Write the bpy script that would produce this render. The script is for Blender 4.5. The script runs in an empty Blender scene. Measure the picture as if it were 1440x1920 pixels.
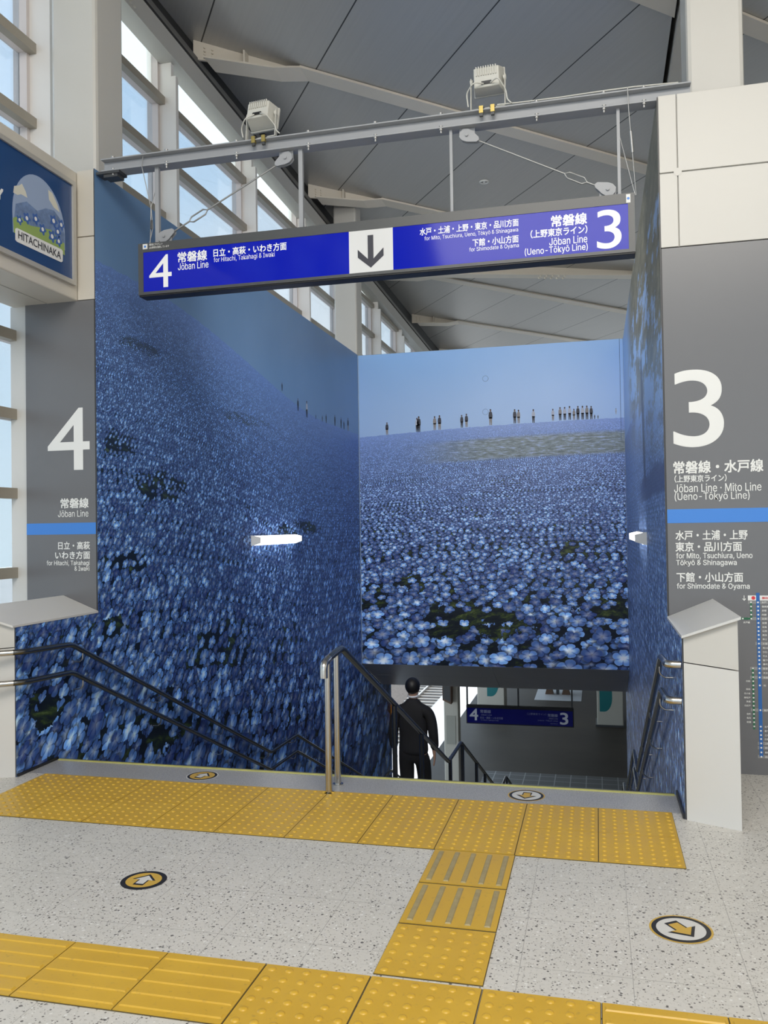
import bpy, bmesh, math, os, random
from math import sin, cos, pi, radians, atan2, sqrt, hypot
from mathutils import Vector, Matrix

random.seed(7)
SC = bpy.context.scene
COL = SC.collection

# ------------------------------------------------------------------ camera, world, lights, exposure
cam_d = bpy.data.cameras.new('camera')
cam = bpy.data.objects.new('camera', cam_d)
COL.objects.link(cam)
SC.camera = cam
PITCH, YAW, ROLL = radians(1.0408), radians(13.9315), radians(.8483)
_f = Vector((-sin(YAW) * cos(PITCH), cos(YAW) * cos(PITCH), sin(PITCH)))
_r = Vector((cos(YAW), sin(YAW), 0))
_d = _f.cross(_r)
_r2 = cos(ROLL) * _r + sin(ROLL) * _d
_d2 = -sin(ROLL) * _r + cos(ROLL) * _d
cam.matrix_world = Matrix(((_r2.x, -_d2.x, -_f.x, 0), (_r2.y, -_d2.y, -_f.y, 0),
                           (_r2.z, -_d2.z, -_f.z, 1.62), (0, 0, 0, 1)))
cam_d.sensor_fit = 'VERTICAL'
cam_d.sensor_height = 24
cam_d.lens = 1606.15 * 24 / 1920
cam_d.clip_start, cam_d.clip_end = .05, 400

vs = SC.view_settings
vs.view_transform, vs.look = 'Standard', 'None'
vs.gamma, vs.use_curve_mapping = 1, False
vs.exposure = 0.0

world = bpy.data.worlds.new('sky')
SC.world = world
world.use_nodes = True
wn = world.node_tree
wn.nodes.clear()
w_out = wn.nodes.new('ShaderNodeOutputWorld')
w_bg = wn.nodes.new('ShaderNodeBackground')
w_tc = wn.nodes.new('ShaderNodeTexCoord')
w_sep = wn.nodes.new('ShaderNodeSeparateXYZ')
w_ramp = wn.nodes.new('ShaderNodeValToRGB')
w_noise = wn.nodes.new('ShaderNodeTexNoise')
w_mix = wn.nodes.new('ShaderNodeMix')
w_mix.data_type = 'RGBA'
w_noise.inputs['Scale'].default_value = 3.0
w_noise.inputs['Detail'].default_value = 5
w_ramp.color_ramp.elements[0].position = .0
w_ramp.color_ramp.elements[0].color = (.78, .92, 1.0, 1)
w_ramp.color_ramp.elements[1].position = .55
w_ramp.color_ramp.elements[1].color = (.52, .74, 1.0, 1)
w_mix.inputs['B'].default_value = (1, 1, 1, 1)
w_mr = wn.nodes.new('ShaderNodeMapRange')
w_mr.inputs['From Min'].default_value = .45
w_mr.inputs['From Max'].default_value = .75
w_mr.inputs['To Max'].default_value = .7
wn.links.new(w_tc.outputs['Generated'], w_sep.inputs[0])
wn.links.new(w_sep.outputs['Z'], w_ramp.inputs[0])
wn.links.new(w_tc.outputs['Generated'], w_noise.inputs['Vector'])
wn.links.new(w_noise.outputs['Fac'], w_mr.inputs['Value'])
wn.links.new(w_mr.outputs['Result'], w_mix.inputs['Factor'])
wn.links.new(w_ramp.outputs['Color'], w_mix.inputs['A'])
wn.links.new(w_mix.outputs['Result'], w_bg.inputs['Color'])
wn.links.new(w_bg.outputs[0], w_out.inputs[0])
w_bg.inputs['Strength'].default_value = 1.6


def light(name, kind, loc, direction, energy, color, sx=1, sy=1, angle=None):
    d = bpy.data.lights.new(name, kind)
    d.energy, d.color = energy, color
    if kind == 'AREA':
        d.shape, d.size, d.size_y = 'RECTANGLE', sx, sy
    if angle is not None:
        d.angle = angle
    o = bpy.data.objects.new(name, d)
    COL.objects.link(o)
    o.location = loc
    o.rotation_euler = Vector(direction).to_track_quat('-Z', 'Y').to_euler()
    return o


light('sun', 'SUN', (0, 60, 40), (-.02, -.5, -.86), 4.0, (1, .95, .88), angle=radians(.6))
# added fill lamps: unseen area lights behind the camera and along the far side
light('concourse_fill', 'AREA', (.5, -1.3, 6.6), (0, .42, -1), 520, (1, .94, .85), 6, 3)
light('side_fill', 'AREA', (8.6, 5.0, 5.0), (-1, .05, -.10), 130, (1, .965, .91), 22, 3.4)


# ------------------------------------------------------------------ object helpers
def tag(o, label=None, cat=None, group=None, kind=None):
    if label: o['label'] = label
    if cat: o['category'] = cat
    if group: o['group'] = group
    if kind: o['kind'] = kind
    return o


def empty(name, loc=(0, 0, 0), label=None, cat=None, group=None, kind=None):
    o = bpy.data.objects.new(name, None)
    COL.objects.link(o)
    o.location = loc
    o.empty_display_size = .1
    return tag(o, label, cat, group, kind)


class MB:
    """collects shapes in world coordinates, builds one mesh object"""

    def __init__(s):
        s.v, s.f, s.m, s.sm = [], [], [], []

    def add(s, vs_, fs, mi=0, smooth=False):
        b = len(s.v)
        s.v += [tuple(p) for p in vs_]
        for f in fs:
            s.f.append(tuple(b + i for i in f))
            s.m.append(mi)
            s.sm.append(smooth)
        return s

    def box(s, x0, x1, y0, y1, z0, z1, mi=0):
        p = [(x, y, z) for z in (z0, z1) for y in (y0, y1) for x in (x0, x1)]
        return s.add(p, [(0, 2, 3, 1), (4, 5, 7, 6), (0, 1, 5, 4), (2, 6, 7, 3), (0, 4, 6, 2), (1, 3, 7, 5)], mi)

    def hexa(s, bottom, top, mi=0):
        """two quads (4 points each) joined"""
        p = list(bottom) + list(top)
        return s.add(p, [(3, 2, 1, 0), (4, 5, 6, 7), (0, 1, 5, 4), (1, 2, 6, 5), (2, 3, 7, 6), (3, 0, 4, 7)], mi)

    def prism(s, poly, axis, a, b, mi=0):
        """polygon in the two other axes (in x,y,z order) extruded along axis from a to b"""
        def P(q, t):
            l = list(q)
            l.insert(axis, t)
            return tuple(l)
        n = len(poly)
        pts = [P(q, a) for q in poly] + [P(q, b) for q in poly]
        fs = [tuple(range(n))[::-1], tuple(range(n, 2 * n))]
        fs += [(i, (i + 1) % n, n + (i + 1) % n, n + i) for i in range(n)]
        return s.add(pts, fs, mi)

    def bar(s, p0, p1, w, h, up=(0, 0, 1), mi=0):
        p0, p1 = Vector(p0), Vector(p1)
        d = (p1 - p0).normalized()
        side = d.cross(Vector(up)).normalized()
        u = side.cross(d).normalized()
        c = [(-w / 2, -h / 2), (w / 2, -h / 2), (w / 2, h / 2), (-w / 2, h / 2)]
        a = [p0 + side * x + u * y for x, y in c]
        b = [p1 + side * x + u * y for x, y in c]
        return s.hexa(a, b, mi)

    def tube(s, pts, r, seg=12, mi=0, fillet=0.0, closed=False, caps=True):
        pts = [Vector(p) for p in pts]
        if fillet > 0:
            q = [pts[0]]
            for i in range(1, len(pts) - 1):
                a, b, c = pts[i - 1], pts[i], pts[i + 1]
                da, dc = (a - b), (c - b)
                l = min(fillet, da.length * .45, dc.length * .45)
                pa, pc = b + da.normalized() * l, b + dc.normalized() * l
                for k in range(5):
                    t = k / 4
                    q.append(pa * (1 - t) ** 2 + b * 2 * t * (1 - t) + pc * t * t)
            q.append(pts[-1])
            pts = q
        n = len(pts)
        rings = []
        u = None
        for i in range(n):
            if closed:
                d = pts[(i + 1) % n] - pts[i - 1]
            else:
                d = pts[min(i + 1, n - 1)] - pts[max(i - 1, 0)]
            d.normalize()
            if u is None:
                u = d.orthogonal().normalized()
            else:
                u = (u - d * u.dot(d))
                u = u.normalized() if u.length > 1e-6 else d.orthogonal().normalized()
            w = d.cross(u)
            rr = r[i] if isinstance(r, (list, tuple)) else r
            rings.append([pts[i] + (u * cos(2 * pi * k / seg) + w * sin(2 * pi * k / seg)) * rr for k in range(seg)])
        vs_ = [p for ring in rings for p in ring]
        fs = []
        m = n if closed else n - 1
        for i in range(m):
            j = (i + 1) % n
            for k in range(seg):
                k2 = (k + 1) % seg
                fs.append((i * seg + k, i * seg + k2, j * seg + k2, j * seg + k))
        s.add(vs_, fs, mi, True)
        if caps and not closed:
            s.add(rings[0], [tuple(range(seg))[::-1]], mi)
            s.add(rings[-1], [tuple(range(seg))], mi)
        return s

    def cyl(s, p0, p1, r, seg=16, mi=0):
        return s.tube([p0, p1], r, seg, mi)

    def disc(s, c, r, z, seg=48, mi=0, sx=1):
        s.add([(c[0] + r * sx * cos(2 * pi * k / seg), c[1] + r * sin(2 * pi * k / seg), z) for k in range(seg)],
              [tuple(range(seg))], mi)
        return s

    def dome(s, c, r, h, seg=10, mi=0):
        x, y, z = c
        vs_ = []
        for rr, hh in ((1, 0), (.86, .55), (.5, .93)):
            vs_ += [(x + r * rr * cos(2 * pi * k / seg), y + r * rr * sin(2 * pi * k / seg), z + h * hh) for k in range(seg)]
        vs_.append((x, y, z + h))
        fs = []
        for i in range(2):
            for k in range(seg):
                fs.append((i * seg + k, i * seg + (k + 1) % seg, (i + 1) * seg + (k + 1) % seg, (i + 1) * seg + k))
        for k in range(seg):
            fs.append((2 * seg + k, 2 * seg + (k + 1) % seg, 3 * seg))
        return s.add(vs_, fs, mi, True)

    def ball(s, c, rx, ry, rz, seg=16, rings=10, mi=0):
        vs_ = [(c[0], c[1], c[2] - rz)]
        for i in range(1, rings):
            a = -pi / 2 + pi * i / rings
            for k in range(seg):
                t = 2 * pi * k / seg
                vs_.append((c[0] + rx * cos(a) * cos(t), c[1] + ry * cos(a) * sin(t), c[2] + rz * sin(a)))
        vs_.append((c[0], c[1], c[2] + rz))
        fs = []
        for k in range(seg):
            fs.append((0, 1 + (k + 1) % seg, 1 + k))
        for i in range(rings - 2):
            for k in range(seg):
                a = 1 + i * seg
                fs.append((a + k, a + (k + 1) % seg, a + seg + (k + 1) % seg, a + seg + k))
        t = len(vs_) - 1
        a = 1 + (rings - 2) * seg
        for k in range(seg):
            fs.append((a + k, a + (k + 1) % seg, t))
        return s.add(vs_, fs, mi, True)

    def poly(s, pts, mi=0):
        return s.add(pts, [tuple(range(len(pts)))], mi)

    def xf(s, M, start=0):
        for i in range(start, len(s.v)):
            s.v[i] = tuple(M @ Vector(s.v[i]))
        return s

    def build(s, name, mats, parent=None, bevel=0, kind=None):
        me = bpy.data.meshes.new(name)
        base = Vector((0, 0, 0))
        if parent is not None:
            p = parent
            while p is not None:
                base += p.location
                p = p.parent
        me.from_pydata([tuple(Vector(q) - base) for q in s.v], [], s.f)
        if not isinstance(mats, (list, tuple)):
            mats = [mats]
        for m in mats:
            me.materials.append(m)
        for i, p in enumerate(me.polygons):
            p.material_index = s.m[i]
            p.use_smooth = s.sm[i]
        me.update()
        o = bpy.data.objects.new(name, me)
        COL.objects.link(o)
        if parent is not None:
            o.parent = parent
        if kind:
            o['kind'] = kind
        if bevel:
            b = o.modifiers.new('edge', 'BEVEL')
            b.width, b.segments, b.limit_method = bevel, 2, 'ANGLE'
            b.harden_normals = False
        return o


def copy_tree(o, parent=None):
    c = o.copy()
    COL.objects.link(c)
    if parent is not None:
        c.parent = parent
    for ch in list(o.children):
        copy_tree(ch, c)
    return c


# ------------------------------------------------------------------ text
try:
    _fd = bpy.utils.system_resource('DATAFILES')
    LATIN = bpy.data.fonts.load(os.path.join(_fd, 'fonts', 'Inter.woff2'))
except Exception:
    LATIN = None
_tc = {}


def glyphs(s, font=None):
    key = (s, font.name if font else '')
    if key in _tc:
        return _tc[key]
    c = bpy.data.curves.new('t', 'FONT')
    c.body, c.size = s, 1
    c.resolution_u = 12 if len(s) == 1 else 3
    if font:
        c.font = font
    o = bpy.data.objects.new('t', c)
    COL.objects.link(o)
    dg = bpy.context.evaluated_depsgraph_get()
    me = o.evaluated_get(dg).to_mesh()
    v = [(p.co.x, p.co.y) for p in me.vertices]
    f = [tuple(p.vertices) for p in me.polygons]
    o.evaluated_get(dg).to_mesh_clear()
    bpy.data.objects.remove(o)
    bpy.data.curves.remove(c)
    _tc[key] = (v, f)
    return v, f


def put_text(mb, s, xl, xr, zc, h, place, mi=0, bold=.02, latin=None, nrm=(0, -1, 0)):
    """text filling the box xl..xr wide, h tall, centred at zc; place(x, z) -> world point"""
    if latin is None:
        latin = all(ord(ch) < 0x250 for ch in s) and len(s) > 1
    v, f = glyphs(s, LATIN if (latin and LATIN) else None)
    if not v:
        return
    x0, x1 = min(p[0] for p in v), max(p[0] for p in v)
    y0, y1 = min(p[1] for p in v), max(p[1] for p in v)
    sx, sy = (xr - xl) / (x1 - x0), h / (y1 - y0)
    b = bold * min(sx, sy)
    sh = [(0, 0)] if b == 0 else [(-b, -b), (b, -b), (-b, b), (b, b)]
    for k_, (dx, dy) in enumerate(sh):
        e_ = .00025 * k_
        mb.add([tuple(a + e_ * n_ for a, n_ in zip(place(xl + (p[0] - x0) * sx + dx, zc - h / 2 + (p[1] - y0) * sy + dy), nrm)) for p in v], f, mi)


def text_lines(rows, place, material, parent, nrm=(0, -1, 0)):
    """every line of writing is a part of its sign"""
    for row in rows:
        t_ = MB()
        s_, xl, xr, zc, h, bo = row[:6]
        put_text(t_, s_, xl, xr, zc, h, place, 0, bo, None, nrm)
        t_.build('lettering', material, parent)


# ------------------------------------------------------------------ materials
class NB:
    def __init__(s, name):
        s.mat = bpy.data.materials.new(name)
        s.mat.use_nodes = True
        s.nt = s.mat.node_tree
        s.nt.nodes.clear()
        s.out = s.nt.nodes.new('ShaderNodeOutputMaterial')

    def n(s, t, **k):
        nd = s.nt.nodes.new(t)
        for a, b in k.items():
            setattr(nd, a, b)
        return nd

    def ln(s, a, b):
        s.nt.links.new(a, b)

    def set(s, sock, v):
        if isinstance(v, bpy.types.NodeSocket):
            s.ln(v, sock)
        else:
            sock.default_value = v

    def m(s, op, a, b=None, c=None, clamp=False):
        nd = s.n('ShaderNodeMath', operation=op, use_clamp=clamp)
        s.set(nd.inputs[0], a)
        if b is not None: s.set(nd.inputs[1], b)
        if c is not None: s.set(nd.inputs[2], c)
        return nd.outputs[0]

    def mix(s, f, a, b, blend='MIX'):
        nd = s.n('ShaderNodeMix', data_type='RGBA', blend_type=blend)
        s.set(nd.inputs['Factor'], f)
        for nm, v in (('A', a), ('B', b)):
            if isinstance(v, tuple) and len(v) == 3: v = v + (1,)
            s.set(nd.inputs[nm], v)
        return nd.outputs['Result']

    def ramp(s, f, stops, interp='LINEAR'):
        nd = s.n('ShaderNodeValToRGB')
        nd.color_ramp.interpolation = interp
        e = nd.color_ramp.elements
        while len(e) < len(stops): e.new(.5)
        for el, (p, c) in zip(e, stops):
            el.position = p
            el.color = tuple(c) + (1,)
        s.set(nd.inputs[0], f)
        return nd.outputs['Color']

    def step(s, v, a, b):
        nd = s.n('ShaderNodeMapRange', interpolation_type='SMOOTHSTEP')
        s.set(nd.inputs['Value'], v)
        nd.inputs['From Min'].default_value = a
        nd.inputs['From Max'].default_value = b
        return nd.outputs['Result']

    def pos(s):
        tc = s.n('ShaderNodeTexCoord')
        return tc.outputs['Object']

    def xyz(s, v):
        nd = s.n('ShaderNodeSeparateXYZ')
        s.ln(v, nd.inputs[0])
        return nd.outputs

    def comb(s, x, y, z):
        nd = s.n('ShaderNodeCombineXYZ')
        for i, v in enumerate((x, y, z)): s.set(nd.inputs[i], v)
        return nd.outputs[0]

    def noise(s, vec, scale, detail=3, rough=.5):
        nd = s.n('ShaderNodeTexNoise')
        if vec is not None: s.ln(vec, nd.inputs['Vector'])
        nd.inputs['Scale'].default_value = scale
        nd.inputs['Detail'].default_value = detail
        nd.inputs['Roughness'].default_value = rough
        return nd.outputs['Fac']

    def bsdf(s, color, rough=.5, metal=0, spec=.5, coat=0, emit=None, estr=0):
        nd = s.n('ShaderNodeBsdfPrincipled')
        if isinstance(color, tuple) and len(color) == 3: color = color + (1,)
        s.set(nd.inputs['Base Color'], color)
        s.set(nd.inputs['Roughness'], rough)
        s.set(nd.inputs['Metallic'], metal)
        nd.inputs['Specular IOR Level'].default_value = spec
        nd.inputs['Coat Weight'].default_value = coat
        nd.inputs['Coat Roughness'].default_value = .05
        if emit is not None:
            s.set(nd.inputs['Emission Color'], emit + (1,) if isinstance(emit, tuple) else emit)
            nd.inputs['Emission Strength'].default_value = estr
        s.ln(nd.outputs[0], s.out.inputs[0])
        return nd


def mat(name, color, rough=.5, metal=0, spec=.5, var=.06, scale=3.0, coat=0, emit=None, estr=0):
    b = NB(name)
    c = color
    if var:
        k = b.noise(b.pos(), scale, 4)
        c = b.mix(k, tuple(x * (1 - var) for x in color), tuple(min(1, x * (1 + var)) for x in color))
    b.bsdf(c, rough, metal, spec, coat, emit, estr)
    return b.mat


M = {}
M['panel_white'] = mat('white_panel', (.60, .58, .54), .35, var=.03, scale=1.2)
M['white_paint'] = mat('white_paint', (.66, .645, .615), .4, var=.03, scale=2)
M['cream_paint'] = mat('cream_paint', (.62, .58, .51), .42, var=.04, scale=2)
M['seam'] = mat('seam_grey', (.46, .445, .41), .6, var=0)  # even colour of the cladding joints
M['panel_gray'] = mat('gray_panel', (.155, .155, .163), .27, var=.06, scale=1.0)
M['panel_gray_dark'] = mat('gray_panel_edge', (.05, .05, .055), .4, var=0)
M['letter'] = mat('white_lettering', (.82, .82, .80), .5, var=0)
M['stripe'] = mat('line_blue_stripe', (.055, .235, .70), .4, var=0)
M['steel_grey'] = mat('grey_painted_steel', (.36, .37, .39), .42, var=.06, scale=5)
M['steel_dark'] = mat('dark_painted_steel', (.055, .057, .06), .4, var=.1, scale=6)
M['frame_grey'] = mat('sign_frame_grey', (.075, .078, .08), .35, var=.04)
M['black'] = mat('black_plastic', (.012, .012, .014), .4, var=0)
M['stainless'] = mat('stainless_steel', (.55, .53, .50), .22, 1, var=.05, scale=12)
M['rail_dark'] = mat('dark_polished_rail', (.16, .165, .17), .25, 1, var=.08, scale=9)
M['galv'] = mat('galvanised_fitting', (.38, .38, .375), .4, .6, var=.08, scale=20)
M['flood'] = mat('floodlight_casting', (.60, .59, .54), .45, var=.06, scale=20)
M['brass'] = mat('brass_clamp', (.40, .31, .10), .35, .7, var=.1, scale=30)
M['rail_wood'] = M['rail_dark']
M['glass_black'] = mat('lamp_glass', (.03, .03, .035), .1, var=0)
M['sign_white'] = mat('sign_white', (.78, .78, .78), .12, var=0, coat=.3)
M['granite_nose'] = mat('nosing_strip', (.55, .52, .16), .45, var=.25, scale=14)
M['nose_metal'] = mat('nosing_metal', (.10, .10, .10), .35, .6, var=.1)
M['suit'] = mat('black_suit_cloth', (.010, .010, .012), .85, var=.2, scale=8)
M['skin'] = mat('skin', (.50, .30, .21), .5, var=.06, scale=9)
M['hair'] = mat('black_hair', (.008, .007, .007), .5, var=.2, scale=30)
M['shirt'] = mat('white_shirt', (.75, .77, .80), .7, var=0)
M['shoe'] = mat('black_leather', (.010, .009, .009), .3, var=0)
M['transom'] = mat('transom_metal', (.34, .305, .25), .45, var=.06, scale=3)
M['mullion'] = mat('mullion_white', (.78, .75, .72), .4, var=.02)
M['mull_edge'] = mat('mullion_frame', (.66, .60, .58), .45, var=.03)
M['eave'] = mat('eave_beam_grey', (.50, .49, .46), .5, var=.05, scale=2)
M['roof_beam'] = mat('roof_beam_paint', (.78, .71, .61), .45, var=.05, scale=3)
M['gap'] = mat('roof_gap_shadow', (.03, .03, .03), .7, var=0)
M['teal'] = mat('teal_emblem', (.0, .16, .17), .4, var=0)
M['booth'] = mat('booth_cream', (.52, .49, .42), .45, var=.03)
M['brown'] = mat('bench_brown', (.13, .07, .04), .5, var=.1)
M['ballast'] = mat('track_ballast', (.115, .098, .085), .9, var=.6, scale=9)
M['rail_steel'] = mat('rail_steel', (.50, .48, .46), .35, .8, var=.1)
M['coping_sunlit'] = mat('coping_and_sunlit', (.74, .74, .74), .6, var=.05)  # pale edge stone; also paints platform floor that lies in sun
M['concrete'] = mat('concrete', (.30, .29, .27), .8, var=.12, scale=2)
M['soffit'] = mat('soffit_panel', (.42, .39, .36), .35, var=.08, scale=1.5)
M['orange'] = mat('orange_marker', (.75, .30, .03), .5, var=0)
M['bb_blue'] = mat('billboard_blue', (.012, .062, .20), .25, var=.03)
M['bb_sky'] = mat('artwork_sky', (.33, .42, .60), .5, var=0)
M['bb_cloud'] = mat('artwork_cloud', (.72, .70, .60), .5, var=0)
M['bb_field'] = mat('artwork_flower_field', (.16, .24, .42), .5, var=.5, scale=30)
M['bb_leaf'] = mat('artwork_leaf', (.30, .42, .12), .5, var=0)
M['bb_petal'] = mat('artwork_petal', (.05, .13, .40), .5, var=0)
M['bb_frame'] = mat('billboard_frame', (.52, .50, .46), .35, .3, var=.04)
M['ink'] = mat('dark_ink', (.035, .035, .05), .5, var=0)
M['map_blue'] = mat('map_blue', (.02, .13, .42), .5, var=0)
M['map_green'] = mat('map_green', (.02, .14, .07), .5, var=0)
M['map_grey'] = mat('map_grey', (.26, .26, .26), .5, var=0)
M['map_red'] = mat('map_red', (.70, .04, .05), .5, var=0)
M['stk_yellow'] = mat('sticker_yellow', (.60, .38, .06), .4, var=.06, scale=20)
M['stk_white'] = mat('sticker_white', (.66, .65, .62), .4, var=.05, scale=20)
M['stk_black'] = mat('sticker_black', (.018, .017, .018), .4, var=0)
M['lamp_on'] = mat('lit_diffuser', (.9, .9, .88), .4, var=0, emit=(1, .98, .92), estr=5.0)
M['lamp_body'] = mat('lamp_housing', (.74, .74, .72), .4, var=0)

# blue sign face: glossy acrylic
b = NB('sign_blue_acrylic')
b.bsdf((.004, .008, .30), .09, 0, .20, coat=0, emit=(.0, .012, .42), estr=.36)
M['sign_blue'] = b.mat
b = NB('unlit_sign_blue')
b.bsdf((.006, .008, .15), .2, 0, .5)
M['sign_blue_dim'] = b.mat

# clear tinted glass and frosted top panes
b = NB('window_glass')
tr = b.n('ShaderNodeBsdfTransparent')
tr.inputs[0].default_value = (.90, .93, .95, 1)
gl = b.n('ShaderNodeBsdfGlossy')
gl.inputs['Roughness'].default_value = .02
fr = b.n('ShaderNodeFresnel')
fr.inputs[0].default_value = 1.35
k = b.m('MULTIPLY', fr.outputs[0], .5)
ms = b.n('ShaderNodeMixShader')
b.ln(k, ms.inputs[0]); b.ln(tr.outputs[0], ms.inputs[1]); b.ln(gl.outputs[0], ms.inputs[2])
b.ln(ms.outputs[0], b.out.inputs[0])
M['glass'] = b.mat
b = NB('frosted_glass')
tl = b.n('ShaderNodeBsdfTranslucent')
tl.inputs[0].default_value = (1, .97, .88, 1)
tr = b.n('ShaderNodeBsdfTransparent')
tr.inputs[0].default_value = (1, 1, .97, 1)
ms = b.n('ShaderNodeMixShader')
ms.inputs[0].default_value = .45
b.ln(tr.outputs[0], ms.inputs[1]); b.ln(tl.outputs[0], ms.inputs[2])
b.ln(ms.outputs[0], b.out.inputs[0])
M['frosted'] = b.mat

# terrazzo floor in 0.4 m tiles
b = NB('terrazzo')
p = b.pos()
X, Y, Z = b.xyz(p)[:3]
big = b.noise(p, 1.3, 4)
base = b.mix(big, (.53, .512, .475), (.69, .665, .62))
fine = b.noise(p, 60, 3)
base = b.mix(b.m('MULTIPLY', b.step(fine, .5, .75), .35), base, (.36, .35, .33))
for sc_, th, col in ((110, .24, (.10, .09, .085)), (75, .16, (.05, .045, .045)), (150, .25, (.30, .28, .25)), (70, .2, (.75, .74, .71))):
    vo = b.n('ShaderNodeTexVoronoi')
    vo.inputs['Scale'].default_value = sc_
    b.ln(p, vo.inputs['Vector'])
    rnd = b.xyz(vo.outputs['Color'])[0]
    e = b.m('LESS_THAN', vo.outputs['Distance'], b.m('MULTIPLY', rnd, .5))
    pick = b.m('GREATER_THAN', b.xyz(vo.outputs['Color'])[1], 1 - th)
    base = b.mix(b.m('MULTIPLY', b.m('MULTIPLY', e, pick), .85), base, col)
jx = b.m('LESS_THAN', b.m('ABSOLUTE', b.m('SUBTRACT', b.m('FRACT', b.m('DIVIDE', b.m('ADD', X, 20.105), .4)), .5)), .0035)
jy = b.m('LESS_THAN', b.m('ABSOLUTE', b.m('SUBTRACT', b.m('FRACT', b.m('DIVIDE', b.m('ADD', Y, 20.2), .4)), .5)), .0035)
base = b.mix(b.m('MULTIPLY', b.m('MAXIMUM', jx, jy), .55), base, (.22, .21, .20))
b.bsdf(base, b.m('ADD', .28, b.m('MULTIPLY', big, .2)), 0, .4)
M['terrazzo'] = b.mat

# granite
b = NB('granite')
p = b.pos()
g = b.noise(p, 160, 2, .7)
col = b.ramp(g, [(.3, (.20, .20, .205)), (.5, (.37, .365, .36)), (.7, (.54, .53, .52))])
b.bsdf(col, .3, 0, .5)
M['granite'] = b.mat

# tactile yellow
b = NB('tactile_yellow')
p = b.pos()
n1 = b.noise(p, 3.5, 5, .6)
n2 = b.noise(p, 45, 4, .6)
col = b.mix(n1, (.54, .315, .024), (.68, .43, .05))
col = b.mix(b.m('MULTIPLY', b.step(n2, .58, .75), .45), col, (.34, .22, .05))
b.bsdf(col, b.m('ADD', .22, b.m('MULTIPLY', n1, .3)), 0, .5)
M['tactile'] = b.mat
M['tactile_worn'] = mat('tactile_worn_bar', (.36, .29, .14), .4, var=.25, scale=30)
M['tactile_joint'] = mat('tactile_joint', (.10, .075, .03), .8, var=.2)

# brushed metal ceiling with joints
b = NB('ceiling_panels')
p = b.pos()
X, Y, Z = b.xyz(p)[:3]
t = b.m('ADD', b.m('MULTIPLY', X, .814), b.m('MULTIPLY', Y, .581))
fr_ = b.m('FRACT', b.m('DIVIDE', b.m('ADD', t, 14 - 3.13 + .7), 1.4))
dj = b.m('ABSOLUTE', b.m('SUBTRACT', fr_, .5))
line = b.m('LESS_THAN', dj, .006)
br = b.noise(b.comb(b.m('MULTIPLY', t, 14), b.m('MULTIPLY', Y, .4), 0), 2, 4)
base = b.mix(br, (.46, .45, .43), (.54, .525, .50))
base = b.mix(line, base, (.03, .03, .03))
b.bsdf(base, .34, .25, .5)
M['ceiling'] = b.mat

# asphalt of the platform below
b = NB('platform_asphalt')
p = b.pos()
a1 = b.noise(p, .6, 5, .6)
a2 = b.noise(p, 30, 3)
col = b.mix(a1, (.052, .040, .030), (.125, .098, .070))
col = b.mix(b.m('MULTIPLY', a2, .4), col, (.05, .045, .04))
b.bsdf(col, .6, 0, .4)
M['asphalt'] = b.mat

b = NB('platform_paving')
p = b.pos()
X, Y, Z = b.xyz(p)[:3]
j = b.m('MAXIMUM', b.m('LESS_THAN', b.m('FRACT', b.m('MULTIPLY', X, 2.4)), .06), b.m('LESS_THAN', b.m('FRACT', b.m('MULTIPLY', Y, 2.4)), .06))
b.bsdf(b.mix(j, (.17, .165, .155), (.42, .41, .39)), .6)
M['paving'] = b.mat


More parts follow.
